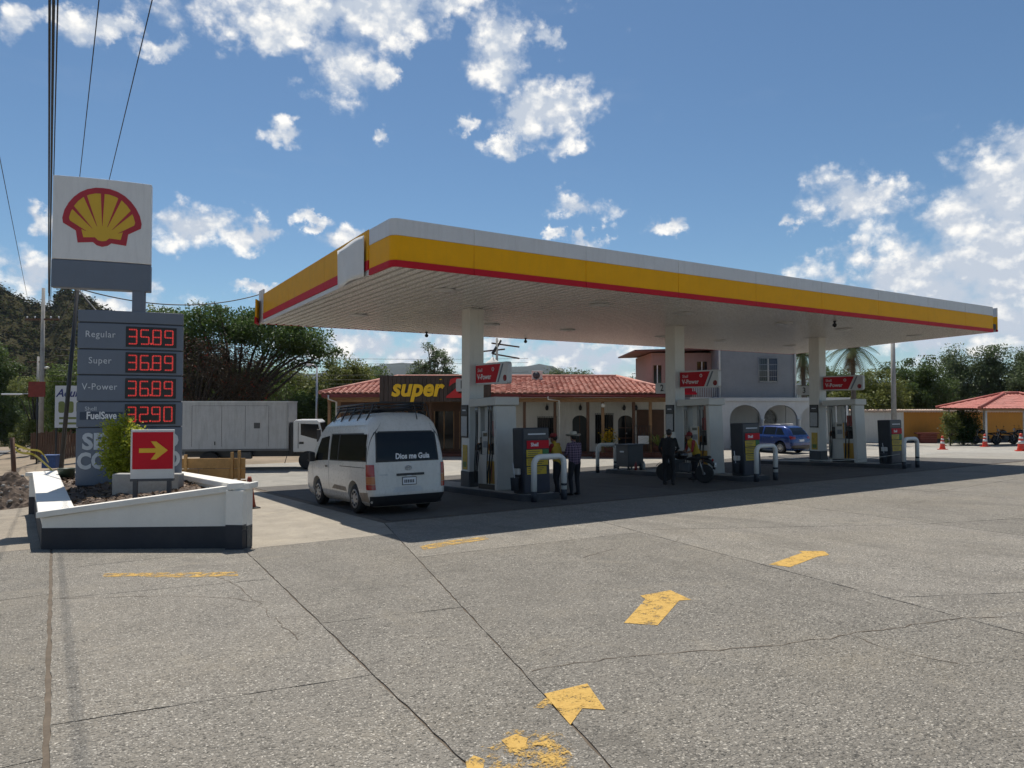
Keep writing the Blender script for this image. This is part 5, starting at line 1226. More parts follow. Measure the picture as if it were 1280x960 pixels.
def wall_open(x0, x1, z0, z1, y0, y1, ops):
    mb = MB(); ops = sorted(ops); x = x0
    for (a, b, c, d) in ops:
        if a > x: mb.box(x, a, y0, y1, z0, z1)
        if c > z0: mb.box(a, b, y0, y1, z0, c)
        if d < z1: mb.box(a, b, y0, y1, d, z1)
        x = b
    if x < x1: mb.box(x, x1, y0, y1, z0, z1)
    return mb
def arch_fill(x0, x1, zs, zt, y0, y1):      # spandrels under a square head
    n = 10; pts = [((x0 + x1) / 2 + (x1 - x0) / 2 * math.cos(math.pi * i / n), zs + (zt - zs) * math.sin(math.pi * i / n)) for i in range(n + 1)]
    return MB().prism([(x1, zt)] + pts + [(x0, zt)], y0, y1, 'y')

# ------------------------------------------------------------------ tiled shop
shop = thing('shop_building', 'long single-storey shop with red tiled hip roof and timber veranda', 'building', W(0, 40.2), -A)
hip_roof(shop, -10.7, 9.4, -.65, 10.2, 3.52, -7.2, 6.6, 4.62, TERRA, .30, 17)
MB().box(-10.6, 9.3, -.60, -.52, 3.30, 3.50).build('fascia_board', DKRED, shop); MB().box(-10.62, -10.54, -.5, 10.1, 3.30, 3.50).build('fascia_board', DKRED, shop); MB().box(9.24, 9.32, -.5, 10.1, 3.30, 3.50).build('fascia_board', DKRED, shop)
MB().box(-10.5, 9.2, -.5, 1.78, 3.24, 3.29).build('veranda_ceiling', WOODT, shop)
MB().box(-10.4, 9.1, -.1, .08, 3.04, 3.23).build('veranda_beam', WOODT, shop)
FLOORT = mat('brick_red_floor', (.13, .045, .03), .8, var=.3)
MB().box(-10.5, 9.1, -.55, 9.6, -.3, .14).build('porch_floor', FLOORT, shop)
ops = [(1.50, 2.62, .95, 2.12), (3.56, 4.44, .14, 2.26), (4.9, 5.95, .62, 2.3), (6.25, 7.15, .14, 2.26)]
MB().box(-10.3, -10.1, 1.8, 9.4, 0, 3.3).build('end_wall', WOODT, shop); MB().box(9.0, 9.2, 1.8, 9.4, 0, 3.3).build('end_wall', CREAM, shop); MB().box(-10.3, 9.2, 9.2, 9.4, 0, 3.3).build('back_wall', CREAM, shop)
w = wall_open(-1.6, 9.0, .14, 3.24, 1.8, 2.0, ops); w.build('front_wall', CREAM, shop)
MB().box(-1.6, 9.0, 1.77, 1.799, .14, .55).build('painted_dado', mat('dado_brown', (.10, .04, .03), .8, var=.2), shop) if False else None
DOORG = mat('door_green_black', (.012, .016, .015), .5, var=.2)
for k, (a, b, c, d) in enumerate(ops):
    fr = MB().box(a, b, 1.9, 1.93, c, d).build('door' if c < .3 else 'window', DOORG if k == 1 else GLASS, shop)
    if k in (1, 3):
        arch_fill(a, b, d - .35, d, 1.80, 1.86).build('arch_head', CREAM, fr)
        MB().box((a + b) / 2 - .02, (a + b) / 2 + .02, 1.88, 1.90, c, d).build('door_stile', WOODD, fr)
    if k == 3:
        for z in (.9, 1.5): MB().box(a, b, 1.87, 1.90, z, z + .05).build('door_rail', WOODD, fr)
        MB().sphere((a + .5, 1.86, 1.2), .05, 8).build('door_handle', CHROME, fr)
    if k in (0, 2):
        bars = MB()
        for j in range(9): x = a + (b - a) * j / 8; bars.tube([(x, 1.72, c - .05), (x, 1.70, d + .1)], .012, 5)
        for z in (c, (c + d) / 2, d + .05): bars.tube([(a, 1.71, z), (b, 1.71, z)], .012, 5)
        bars.build('window_bars', BLACKP, fr)
        MB().box(a - .08, b + .08, 1.72, 1.799, c - .1, c - .02).build('window_sill', CREAM, fr)
MB().box(7.35, 8.95, 1.765, 1.798, .14, 2.6).build('timber_screen', WOODD, shop)
MB().box(-10.1, -1.6, 1.82, 1.98, .14, 3.24).build('timber_front', WOODD, shop)
for x in (-9.6, -7.9, -6.2, -4.6, -3.1): 
    wd = MB().box(x, x + 1.2, 1.77, 1.815, .3, 2.5).build('shopfront_pane', GLASS, shop)
    for xx_ in (x, x + .57, x + 1.14): MB().box(xx_, xx_ + .06, 1.74, 1.768, .3, 2.5).build('glazing_bar', WOODT, wd)
for px, m in ((-10.3, WOODT), (-8.4, WOODD), (-6.6, WOODD), (-4.6, WOODD), (-2.4, WOODD), (-.9, WOODD), (.70, WOODD), (2.42, WOODD), (4.28, WOODD), (5.12, WOODT), (6.86, WOODD), (7.8, WOODT), (8.95, WOODD)):
    p_ = MB().box(px - .08, px + .08, -.08, .08, .14, 3.04).build('veranda_post', m, shop, bevel=.008)
MB().sphere((5.12, -.17, 2.85), .13, 12).build('globe_lamp', mat('globe_white', (.7, .7, .66), .3), shop)
for x in (2.05, 4.02, 6.6, 7.3):
    s_ = MB().lathe([(.03, 0), (.08, .05), (.10, .2), (.05, .28), (.02, .33)], 8, (x, 1.70, 2.55)).build('wall_lantern', BLACKP, shop); MB().tube([(x, 1.70, 2.88), (x, 1.8, 2.95)], .015, 5).build('lantern_arm', BLACKP, s_)
PIPE = mat('white_pipe', (.6, .6, .58), .5)
MB().tube([(2.0, -.64, 3.42), (2.0, -.64, 3.2), (2.65, -.2, 3.12), (2.65, -.2, .14)], .05, 8).build('downpipe', PIPE, shop); MB().tube([(-10.2, -.64, 3.42), (-10.2, -.64, 3.2), (-9.85, -.25, 3.05), (-9.85, -.25, .14)], .05, 8).build('downpipe', PIPE, shop)
MB().tube([(.5, -.64, 3.40), (9.2, -.64, 3.36)], .06, 8).build('gutter', DKRED, shop)
# air conditioner on the roof
ac = thing('air_conditioner', 'grey air-conditioning unit standing on the red tiled roof', 'air conditioner', W(1.55, 44.0, 3.12), -A)
MB().box(-.33, .33, -.16, .16, .22, .78).build('casing', PWHITE, ac, bevel=.02); MB().lathe([(.22, -.165), (.22, -.175)], 18, (-.05, 0, .5), axis='y').build('fan_grille', DKGREY, ac)
for s in (-1, 1): MB().box(s * .3 - .02, s * .3 + .02, -.3, .3, -.05, .22).build('stand', BLACKP, ac)
vt = thing('roof_turret', 'small white domed roof turret behind the red tiled roof', 'turret', W(-1.4, 52., 0), -A)
MB().lathe([(.55, -1.1), (.55, 4.6), (.62, 4.7), (.5, 4.9), (.2, 5.1), (.05, 5.3)], 12).build('dome', CREAM, vt); MB().tube([(0, 0, 5.3), (0, 0, 5.8)], .03, 6).build('finial', BLACKP, vt)
# the shop sign
sg = thing('shop_sign', 'brown plank shop sign with yellow super lettering above the veranda', 'sign', W(0, 40.2), -A)
sgp = MB()
n = 26
for k in range(n):
    x0 = -7.28 + 6.1 * k / n; sgp.box(x0 + .01, x0 + 6.1 / n - .01, -1.05 - random.uniform(0, .015), -.95, 3.08, 4.48)
sgp.build('plank_backing', mat('sign_brown_plank', (.06, .04, .032), .7, var=.35, scale=1.5), sg)
MB().box(-7.3, -1.16, -.95, -.72, 3.05, 4.50).build('sign_box', BLACKP, sg)
text('super', 1.32, mat('super_yellow', (.85, .50, .01), .4, var=.05), sg, front(-5.25, -1.09, 3.78), 'yellow_lettering', ext=.03, bold=.045, shear=.22, sx=.93)
MB().tube([(-3.98, -1.1, 4.28), (-3.86, -1.1, 4.28)], .03, 6).build('letter_mark', bpy.data.materials['super_yellow'], sg)
text('24', 1.45, mat('super_red', (.50, .012, .015), .4, var=.05), sg, front(-2.65, -1.1, 3.76), 'red_lettering', ext=.03, bold=.06, shear=.15, sx=1.3)

# plants at the veranda
def spiky(label, loc, h, n, m, col, spread=1., cat='plant', pot=True):
    o = thing('potted_plant', label, cat, loc); P = []
    mb = MB()
    for k in range(n):
        a = 2 * math.pi * k / n + random.uniform(-.3, .3); el = random.uniform(.35, 1.); ln = h * random.uniform(.6, 1.)
        dx, dy = math.cos(a), math.sin(a); pts = [(0, 0, .5), (dx * ln * .3 * spread, dy * ln * .3 * spread, .5 + ln * .5 * el), (dx * ln * .65 * spread, dy * ln * .65 * spread, .5 + ln * .6 * el), (dx * ln * .95 * spread, dy * ln * .95 * spread, .5 + ln * .38 * el)]
        w = .045; vsx = []
        for i, p in enumerate(smooth_path(pts, 3)):
            ww = w * (1 - i / 10.5); vsx += [(p.x - dy * ww, p.y + dx * ww, p.z), (p.x + dy * ww, p.y - dx * ww, p.z)]
        mb.add(vsx, [(2 * i, 2 * i + 1, 2 * i + 3, 2 * i + 2) for i in range(9)])
    mb.build('fronds', m, o, fix=False)
    if pot: MB().lathe([(.2, 0), (.28, .45), (.3, .5), (.24, .5), (.2, .4)], 14).build('pot', FLOORT, o)
    return o
spiky('spiky yellow-green potted plant on the veranda corner', W(8.1, 39.5) + Vector((0, 0, .1)), 1.5, 26, leafmat('spiky_leaf', (.08, .12, .02), (.32, .36, .08)), None)
fl = thing('flower_pot', 'yellow flowers in a pot by the veranda lamp post', 'plant', W(5.35, 39.3))
link('flowers', leaves_mesh('flowers', r_.normal(size=(260, 3)) * np.array([.22, .2, .2]) + np.array([0, 0, 1.15]), .05, leafmat('yellow_petals', (.35, .20, .01), (.65, .42, .02)), .8, .2, 6), fl)
link('leaves', leaves_mesh('leaves', r_.normal(size=(300, 3)) * np.array([.2, .2, .22]) + np.array([0, 0, .8]), .06, GL_MID, .5, .2, 7), fl)
MB().lathe([(.2, 0), (.28, .45), (.3, .55), (.24, .55), (.2, .4)], 14).build('pot', FLOORT, fl)
lw = thing('brick_flower_bed', 'low dark brick flower bed along the shop veranda', 'planter', W(6.6, 38.9), -A)
for k in range(26):
    for j in range(3):
        x = -2.2 + k * .17 + (j % 2) * .08
        MB().box(x, x + .155, -.12, .0, .005 + j * .095, .09 + j * .095).build('brick', FLOORT, lw)
MB().box(-2.2, 2.3, 0.0, .3, 0, .27).build('bed_core', SOIL, lw)
gt = thing('iron_gate', 'black iron grid gate on the shop veranda', 'gate', W(7.35, 39.9), -A)
gm = MB()
for k in range(8): gm.tube([(-.5 + k / 7 * 1., 0, .14), (-.5 + k / 7 * 1., 0, 1.7)], .014, 5)
for z in (.2, .7, 1.2, 1.7): gm.tube([(-.5, 0, z), (.5, 0, z)], .014, 5)
gm.build('bars', BLACKP, gt); MB().box(-.3, .3, -.03, -.016, .7, 1.15).build('notice', LETTER, gt)

# ------------------------------------------------------------------ two-storey house
hs = thing('two_storey_house', 'two-storey house with grey block upper floor, pink wing and white arches', 'building', W(0, 47.4), -A)
GBLK = mat('grey_block_render', (.25, .255, .265), .9, var=.12, scale=.8, bump=.2, dirt=.35, dirtcol=(.17, .17, .175)); PINK = mat('pink_render', (.34, .215, .185), .85, var=.1, dirt=.25, dirtcol=(.2, .11, .09), streak=True); AWH = mat('arch_white', (.60, .60, .59), .8, var=.06, dirt=.25, dirtcol=(.4, .39, .37), streak=True)
wall_open(13.75, 18.95, 3.36, 7.0, 0, .2, [(16.5, 17.7, 4.4, 5.95)]).build('upper_wall', GBLK, hs)
MB().box(13.75, 13.95, .2, 7.8, 3.36, 7.0).build('side_wall', GBLK, hs); MB().box(18.75, 18.95, .2, 7.8, 3.36, 7.0).build('side_wall', GBLK, hs); MB().box(13.75, 18.95, 7.8, 8, 0, 7.0).build('back_wall', GBLK, hs)
MB().box(13.6, 19.1, -.15, 8.15, 7.0, 7.15).build('flat_roof', CONC, hs)
wn = MB().box(16.5, 17.7, .1, .13, 4.4, 5.95).build('window', GLASS, hs)
MB().box(16.5, 17.7, .06, .1, 4.4, 4.46).build('frame', PWHITE, wn); MB().box(17.06, 17.14, .06, .1, 4.46, 5.95).build('frame', PWHITE, wn); MB().box(17.2, 17.7, .075, .095, 4.5, 5.9).build('blue_curtain', mat('curtain_blue', (.03, .05, .09), .8), wn)
bars = MB()
for k in range(10): bars.tube([(16.42 + k * .135, -.1, 4.35), (16.42 + k * .135, -.1, 6.0)], .016, 5)
for z in (4.35, 4.75, 5.15, 5.55, 6.0): bars.tube([(16.42, -.1, z), (17.64, -.1, z)], .016, 5)
bars.build('window_bars', STEEL, wn)
MB().box(13.3, 22.2, -.7, .4, 3.12, 3.35).build('floor_band', AWH, hs, bevel=.01)
arches = [(14.3, 16.35), (16.55, 18.75), (18.98, 21.1)]
poly = [(13.35, 0)]
for a, b in arches:
    n = 14; poly += [(a, 0)] + [((a + b) / 2 - (b - a) / 2 * math.cos(math.pi * i / n), 1.95 + .92 * math.sin(math.pi * i / n)) for i in range(n + 1)] + [(b, 0)]
poly += [(22.1, 0), (22.1, 3.12), (13.35, 3.12)]
MB().prism(poly, -.6, -.3, 'y').build('arcade_wall', AWH, hs)
for x in (16.45, 18.86): MB().lathe([(.13, 0), (.1, .1), (.09, 1.8), (.14, 1.9), (.15, 1.95)], 12, (x, -.62, 0)).build('arcade_column', AWH, hs)
wall_open(13.3, 22.1, 0, 3.1, 2.8, 3.0, [(14.2, 15.1, 0, 2.1)]).build('inner_wall', AWH, hs)
MB().box(14.2, 15.1, 2.88, 2.92, 0, 2.1).build('door', DOORG, hs)
ro = MB(); ro.tube([(18.0 + .62 * math.cos(R(15 * k)), 2.74, 1.9 + .62 * math.sin(R(15 * k))) for k in range(25)], .06, 6); ro.build('round_window_frame', CONC, hs); MB().lathe([(.6, 0), (.6, .01)], 24, (18.0, 2.76, 1.9), axis='y').build('round_window', mat('stone_mottle', (.3, .3, .29), .8, var=.7, scale=6), hs)
for x, z0, z1 in ((13.82, 3.3, 6.9), (18.85, 3.3, 6.6)): MB().tube([(x - .0, -.06, z0), (x, -.06, z1 - .3), (x + .12, -.1, z1)], .06, 8).build('downpipe', PIPE, hs)
wall_open(9.6, 13.74, 0, 6.45, 1.6, 1.8, [(9.75, 10.3, 4.0, 5.6), (12.75, 13.45, 5.05, 5.85)]).build('pink_wall', PINK, hs)
MB().box(9.6, 9.8, 1.8, 7.8, 0, 6.45).build('pink_side_wall', PINK, hs); MB().box(9.6, 13.7, 7.6, 7.8, 0, 6.45).build('back_wall', PINK, hs)
for a, b, c, d in ((9.75, 10.3, 4.0, 5.6), (12.75, 13.45, 5.05, 5.85)):
    w_ = MB().box(a, b, 1.7, 1.73, c, d).build('window', GLASS, hs); MB().box((a + b) / 2 - .03, (a + b) / 2 + .03, 1.66, 1.70, c, d).build('frame', LETTER, w_); MB().box(a, b, 1.66, 1.70, c, c + .06).build('frame', LETTER, w_)
MB().prism([(8.3, 6.50), (13.7, 6.62), (13.7, 6.74), (8.3, 6.60)], .7, 8.2, 'y').build('roof_overhang', mat('dark_roof_edge', (.12, .05, .04), .7), hs)
bl = MB()
for k in range(14): bl.box(12.1 + k * .12, 12.14 + k * .12, .3, .34, 3.4, 4.15)
bl.box(12.0, 13.7, .28, .36, 4.15, 4.22); bl.build('balcony_railing', PIPE, hs); MB().box(11.9, 13.7, .25, 1.6, 3.2, 3.38).build('balcony_floor', AWH, hs)
MB().prism([(.0, 3.55), (.9, 3.95), (.9, 4.05), (.0, 3.65)], 11.2, 12.3, 'x').build('red_awning', RED, hs)
MB().box(9.75, 10.25, 1.35, 1.58, 3.1, 3.6).build('wall_air_unit', PWHITE, hs, bevel=.02)

# black railings and boundary wall to the right
bw = thing('boundary_wall', 'long ochre and white boundary wall with tiled coping', 'wall', W(0, 54.4), -A)
OCH = mat('ochre_render', (.50, .22, .035), .85, var=.12, scale=.7, bump=.2, dirt=.3, dirtcol=(.3, .14, .04), streak=True)
MB().box(20.5, 29.9, 0, .2, -.2, 2.32).build('white_section', CREAM, bw); MB().box(29.9, 52, 0, .2, -.2, 2.32).build('ochre_section', OCH, bw)
MB().box(29.9, 52, -.012, -.001, -.2, .28).build('dark_skirting', DKGREY, bw)
cp = MB(); x = 20.4
while x < 52: cp.tube([(x, -.2, 2.36), (x, .1, 2.46), (x, .4, 2.36)], .085, 6); x += .2
tag(cp.build('coping_tiles', mat('pale_clay_tile', (.55, .42, .33), .8, var=.3, scale=3), bw), kind='stuff')
bb = thing('brick_bench', 'red brick bench against the ochre wall', 'bench', W(31.2, 53.6), -A)
for k in range(9):
    for j in range(4): MB().box(-.62 + k * .14 + (j % 2) * .03, -.495 + k * .14 + (j % 2) * .03, -.2, .2, .0 + j * .17, .16 + j * .17).build('brick', mat('bench_red', (.24, .07, .055), .85, var=.25) if k + j == 0 else bpy.data.materials['bench_red'], bb)
MB().box(-.85, .75, -.26, .24, .69, .78).build('bench_top', bpy.data.materials['bench_red'], bb)
rl = thing('iron_railing', 'black iron railing beside the arched house', 'railing', W(19.9, 49.), -A)
rm_ = MB()
for k in range(20): rm_.tube([(-.9 + k * .1, 0, 3.2), (-.9 + k * .1, 0, 4.2)], .015, 4)
rm_.tube([(-.9, 0, 4.2), (1.0, 0, 4.2)], .02, 5); rm_.build('bars', BLACKP, rl)
MB().box(-1.0, 1.1, -.1, 1.2, 3.05, 3.2).build('ledge', AWH, rl); 
for x in (-.9, .95): MB().box(x, x + .12, .4, .52, 0, 3.05).build('support', AWH, rl)

# ------------------------------------------------------------------ motorcycle shelter
shl = thing('parking_shelter', 'open parking shelter with red sheet hip roof on slim posts', 'shelter', W(34.2, 49.2), -A)
hip_roof(shl, -3.5, 4.3, -2.4, 2.4, 2.5, -.2, .8, 3.5, mat('red_roof_sheet', (.40, .105, .075), .6, var=.2, scale=1.5, dirt=.3, dirtcol=(.3, .1, .07)), .26, 9, .045, .012)
for x in (-2.8, -.3, 3.4):
    for y in (-2.0, 2.0): MB().tube([(x, y, -.1), (x, y, 2.62)], .06, 8).build('post', PIPE, shl)
MB().box(-3.2, 4.0, -2.06, -1.96, 2.36, 2.47).build('beam', WOODT, shl); MB().box(-3.2, 4.0, 1.96, 2.06, 2.36, 2.47).build('beam', WOODT, shl)
for k, (x, y, a, red) in enumerate(((-.4, .6, 70, 0), (.6, .3, 95, 1), (2.2, .7, 80, 0))):
    c = copy_tree(m0); q = W(34.2 + x, 49.2 + y); c.location = q; c.rotation_euler = (0, 0, -A + R(a)); c['group'] = 'motorcycles under the shelter'; c['label'] = 'black motorcycle parked in the shade under the red shelter'

# traffic cones
ORG = mat('cone_orange', (.62, .05, .025), .5, var=.1); CWH = mat('cone_band', (.6, .6, .6), .4)
def cone(loc, label, h=.72, m=ORG, band=True):
    o = thing('traffic_cone', label, 'traffic cone', loc, random.random(), 'traffic cones'); k = h / .72
    MB().box(-.19 * k, .19 * k, -.19 * k, .19 * k, 0, .035 * k).build('base', m if band else BLACK, o, bevel=.01)
    MB().lathe([(.15 * k, .03 * k), (.13 * k, .12 * k), (.05 * k, .66 * k), (.035 * k, .72 * k), (.02 * k, .72 * k)], 18).build('cone_body', m, o)
    if band:
        for z0, z1 in ((.30, .42), (.5, .58)):
            f = lambda z: .13 - (z - .12) * .08 / .54 + .003
            MB().lathe([(f(z0) * k, z0 * k), (f(z1) * k, z1 * k)], 18).build('white_band', CWH, o)
    return o
cone(L(1177, 43.6), 'orange and white traffic cone in front of the ochre wall bench', .84); cone(L(1230, 46.3), 'orange and white traffic cone beside the shelter post', .84); cone(L(1275, 39.3), 'orange and white traffic cone standing out in the open yard', .98)
cone(L(313, 18.0), 'faded brown-orange cone tucked behind the white planter', .80, mat('cone_faded', (.28, .06, .03), .7, var=.2), False)
# ------------------------------------------------------------------ things around the planter and road, left
bar = thing('plank_barrier', 'rough wooden plank formwork barrier behind the planter', 'barrier', L(267, 18.6), -A + R(6))
for k, (x0, x1, z0, z1) in enumerate(((-.95, .82, 1.0, 1.26), (-.95, -.36, .72, .985), (-.34, .44, .70, .985), (.46, .82, .72, .985), (-.95, .84, .45, .69), (-.95, 1.0, .2, .44), (-.9, 1.0, .0, .19))):
    MB().box(x0, x1, -.02 + .004 * k, .02 + .004 * k, z0, z1).build('plank', WOODP, bar, bevel=.005)
for x, h in ((-.86, 1.42), (-.66, 1.36), (.50, 1.42), (.68, 1.46)): MB().box(x - .035, x + .035, -.085, -.022, -.05, h).build('stake', WOODP, bar, bevel=.004)
lp = thing('black_steel_pole', 'leaning black steel pole behind the price sign', 'pole', L(74, 19.9))
zt = 5.15 - lp.location.z; dlat = Vector((CA, -SA, 0))
MB().tube([(0, 0, -.2), tuple(dlat * .47 + Vector((0, 0, zt)))], [.065, .05], 10).build('shaft', BLACKP, lp)
MB().tube([tuple(dlat * .45 + Vector((0, 0, zt - .05))), tuple(dlat * .2 + Vector((0, 0, zt + .02)))], .015, 6).build('insulator_arm', BLACKP, lp)
for k in range(3): MB().lathe([(.02, 0), (.035, .03), (.02, .06)], 8, tuple(dlat * (.46 - .1 * k) + Vector((0, 0, zt)))).build('insulator', PALELET, lp)
cpole = thing('concrete_pole', 'tall concrete utility pole with crossarm by the road', 'utility pole', L(52, 45.))
CPZ = cpole.location.z
MB().tube([(0, 0, -.3), (0, 0, 9.2 - CPZ)], [.17, .10], 10).build('shaft', CONC, cpole)
ca_ = MB().box(-1.1, 1.1, -.06, .06, 7.15 - CPZ, 7.27 - CPZ).build('crossarm', WOODD, cpole, rot=(0, 0, -A))
for x in (-1, -.5, .5, 1): MB().lathe([(.03, 0), (.05, .06), (.03, .14)], 8, (x, 0, 7.27 - CPZ)).build('insulator', PALELET, cpole, rot=(0, 0, -A))
MB().tube([tuple(Vector((0, 0, 2.25 - CPZ))), tuple(-dlat * .9 + Vector((0, 0, 2.5 - CPZ))), tuple(-dlat * 1.6 + Vector((0, 0, 2.48 - CPZ)))], .03, 6).build('lamp_arm', STEEL, cpole)
MB().box(-2.5, -1.2, -.1, .1, 2.42 - CPZ, 2.52 - CPZ).build('lamp_head', LETTER, cpole, rot=(0, 0, -A), bevel=.03)
cp2 = thing('concrete_pole', 'second concrete pole further down the road with a small lamp', 'utility pole', L(47, 70.))
MB().tube([(0, 0, -.3), (0, 0, 9.2)], [.16, .10], 10).build('shaft', CONC, cp2); MB().tube([(0, 0, 7.7), tuple(dlat * .7 + Vector((0, 0, 8.1)))], .03, 6).build('lamp_arm', STEEL, cp2); MB().sphere(tuple(dlat * .8 + Vector((0, 0, 8.1))), .22, 10, sc=(1.3, 1, .5)).build('lamp_head', LETTER, cp2)
MB().box(-1.1, 1.1, -.06, .06, 8.6, 8.72).build('crossarm', WOODD, cp2, rot=(0, 0, -A))
bn = thing('banner', 'white roadside banner with handwritten blue lettering behind the price sign', 'banner', L(97, 40.), -A)
BZ = bn.location.z; MB().box(-1.25, 1.25, -.02, .02, .52 - BZ, 2.88 - BZ).build('sheet', mat('banner_white', (.55, .57, .6), .7, var=.06), bn)
for x in (-1.2, 1.2): MB().box(x - .04, x + .04, .02, .1, -.2, 2.9 - BZ).build('post', BLACKP, bn)
text('Aqui es', .62, mat('banner_blue', (.03, .04, .16), .6), bn, front(-.25, -.03, 2.45 - BZ), 'blue_lettering', ext=.002, shear=.3, bold=.012)
OLV = mat('banner_olive', (.16, .19, .06), .7)
for q_ in range(4): MB().prism(rounded(-1.05 + .5 * q_, -.7 + .5 * q_, 1.35 - BZ, 2.0 - BZ, .12), -.027, -.0205, 'y').build('printed_block', OLV, bn)
text('8 34', .5, bpy.data.materials['banner_olive'], bn, front(-.2, -.03, 1.05 - BZ), 'olive_lettering', ext=.002, bold=.02, sx=1.3) if False else None
for z in (.7, 1.0): MB().box(-1.0, .9, -.026, -.021, z - BZ, z + .12 - BZ).build('printed_line', bpy.data.materials['banner_olive'], bn)
rs = thing('red_board', 'small dark red board sign on a post by the road', 'sign', L(46, 43.), -A)
RZ_ = rs.location.z; MB().box(-.5, .5, -.03, .03, 2.28 - RZ_, 3.2 - RZ_).build('board', mat('rusty_red_board', (.20, .03, .02), .7, var=.3), rs); MB().tube([(0, .08, -.2), (0, .08, 3.1 - RZ_)], .04, 6).build('post', BLACKP, rs)
stk = thing('wooden_stake', 'dark wooden stake standing behind the dirt pile', 'stake', L(19, 22.8))
MB().tube([(.03, 0, -.1), (0, 0, .95), (-.06, .02, 1.9)], [.075, .07, .065], 7).build('shaft', WOODD, stk)
# caution tape
TAPE = mat('yellow_caution_tape', (.50, .42, .04), .5, var=.25, scale=6)
def ribbon(pts, w, m, name, label, cat):
    P = smooth_path(pts, 8); mb = MB(); vsx = []
    for i, p in enumerate(P):
        a = .5 * math.sin(i * .5); d_ = Vector((0, math.sin(a), math.cos(a))) * w / 2; vsx += [p + d_, p - d_]
    o = mb.add(vsx, [(2 * i, 2 * i + 1, 2 * i + 3, 2 * i + 2) for i in range(len(P) - 1)]).build(name, m, fix=False); tag(o, label, cat); o.modifiers.new('s', 'SOLIDIFY').thickness = .004
ribbon([L(17, 22.8, .48), L(28, 23.5, .25), L(45, 25, .05), L(73, 19.8, -.12)], .08, TAPE, 'caution_tape', 'yellow caution tape sagging from the stake to the black pole', 'tape')
ribbon([L(20, 22.8, .55), L(36, 26, .2), L(52, 30, -.15), L(62, 30, -.6)], .08, TAPE, 'caution_tape', 'second loose strand of yellow caution tape trailing to the ground', 'tape')
dp = MB(); c0 = L(12, 20.6)
def pile(a, b):
    x, y = (a * 2 - 1) * 1.6, (b * 2 - 1) * 1.5; r = math.hypot(x / 1.5, y / 1.4); k = max(0, 1 - r)
    h = .95 * k ** .85 * (1 + .25 * math.sin(x * 4 + 1) * math.sin(y * 5)) + (random.uniform(-.05, .06) if k > 0 else 0)
    return (c0.x + x, c0.y + y, gz(c0.x + x, c0.y + y) - .06 + h)
dp.grid(pile, 46, 46, smooth=False)
tag(dp.build('dirt_pile', mat('dark_earth', (.115, .085, .065), .95, var=.5, scale=4, bump=.9, bscale=14), fix=False), 'heap of dark excavated earth beside the planter', 'dirt pile')
rk = thing('rubble', 'loose stones scattered around the dirt heap', 'rubble'); tag(rk, kind='stuff'); rmb = MB()
for k in range(120):
    a, rr = random.uniform(0, 6.28), random.uniform(.3, 1.9); x, y = c0.x + rr * math.cos(a), c0.y + rr * math.sin(a); s = random.uniform(.02, .07)
    u_, v_ = (x - c0.x + 1.6) / 3.2, (y - c0.y + 1.5) / 3.0
    z = pile(u_, v_)[2] if 0 < u_ < 1 and 0 < v_ < 1 else gz(x, y)
    rmb.sphere((x, y, z + s * .3), s, 6, sc=(1, random.uniform(.6, 1), .7))
rmb.build('stones', CONC, rk)
bc = thing('blue_crate', 'blue crate standing by the roadside fence', 'crate', L(66, 36.), -A)
MB().box(-.35, .35, -.25, .25, 0, .6).build('body', mat('crate_blue', (.03, .07, .2), .6, var=.3), bc, bevel=.02); MB().box(-.38, .38, -.28, .28, .6, .66).build('rim', mat('crate_rim', (.05, .1, .25), .6), bc)
fn = thing('wooden_fence', 'dark weathered plank fence under the roadside trees', 'fence', L(84, 44.), -A)
for k in range(30): MB().box(-2.2 + k * .15, -2.08 + k * .15, -.02, .02, -.2, 1.5 + random.uniform(-.1, .2)).build('plank', WOODD, fn)
# vehicles far down the road
v2 = copy_tree(van); v2.location = (-6.2, 205, gz(-6.2, 205)); v2.rotation_euler = (-.033, 0, 0); v2['label'] = 'distant white minibus far down the road'
v3 = copy_tree(suv); v3.location = (-4.2 + -.6, 150, gz(-4.8, 150)); v3.rotation_euler = (-.033, 0, 0); v3['label'] = 'distant blue car far down the road'
# street lamp by the shop
sp_ = thing('street_lamp', 'slim grey street lamp beside the tiled shop', 'street lamp', L(396, 43.))
MB().tube([(0, 0, -.1), (0, 0, 5.15)], [.09, .06], 8).build('pole', STEEL, sp_); MB().tube([(0, 0, 5.15), tuple(-dlat * .2 + Vector((0, 0, 5.3))), tuple(-dlat * .45 + Vector((0, 0, 5.3)))], .035, 6).build('arm', STEEL, sp_); MB().box(-.62, -.36, -.1, .1, 5.24, 5.36).build('lamp_head', LETTER, sp_, rot=(0, 0, -A), bevel=.02)
# utility poles behind the roofs
up_ = thing('utility_pole', 'utility pole with crossed arms and transformers behind the tiled roof', 'utility pole', L(621, 72.))
MB().tube([(0, 0, -.2), (0, 0, 9.6)], [.18, .12], 9).build('shaft', CONC, up_)
for z, a in ((8.9, 20), (8.3, -15), (7.8, 25)): MB().box(-1.5, 1.5, -.07, .07, z, z + .14).build('crossarm', WOODD, up_, rot=(0, R(a * .3), -A + R(a)))
MB().tube([(-.5, 0, 8.0), (.5, .1, 9.4)], .16, 8).build('transformer', BLACKP, up_)
tp_ = thing('utility_pole', 'bare grey utility pole rising behind the ochre wall', 'utility pole', L(1117, 52.5))
MB().tube([(0, 0, -.2), (0, 0, 8.6)], [.2, .14], 9).build('shaft', CONC, tp_)

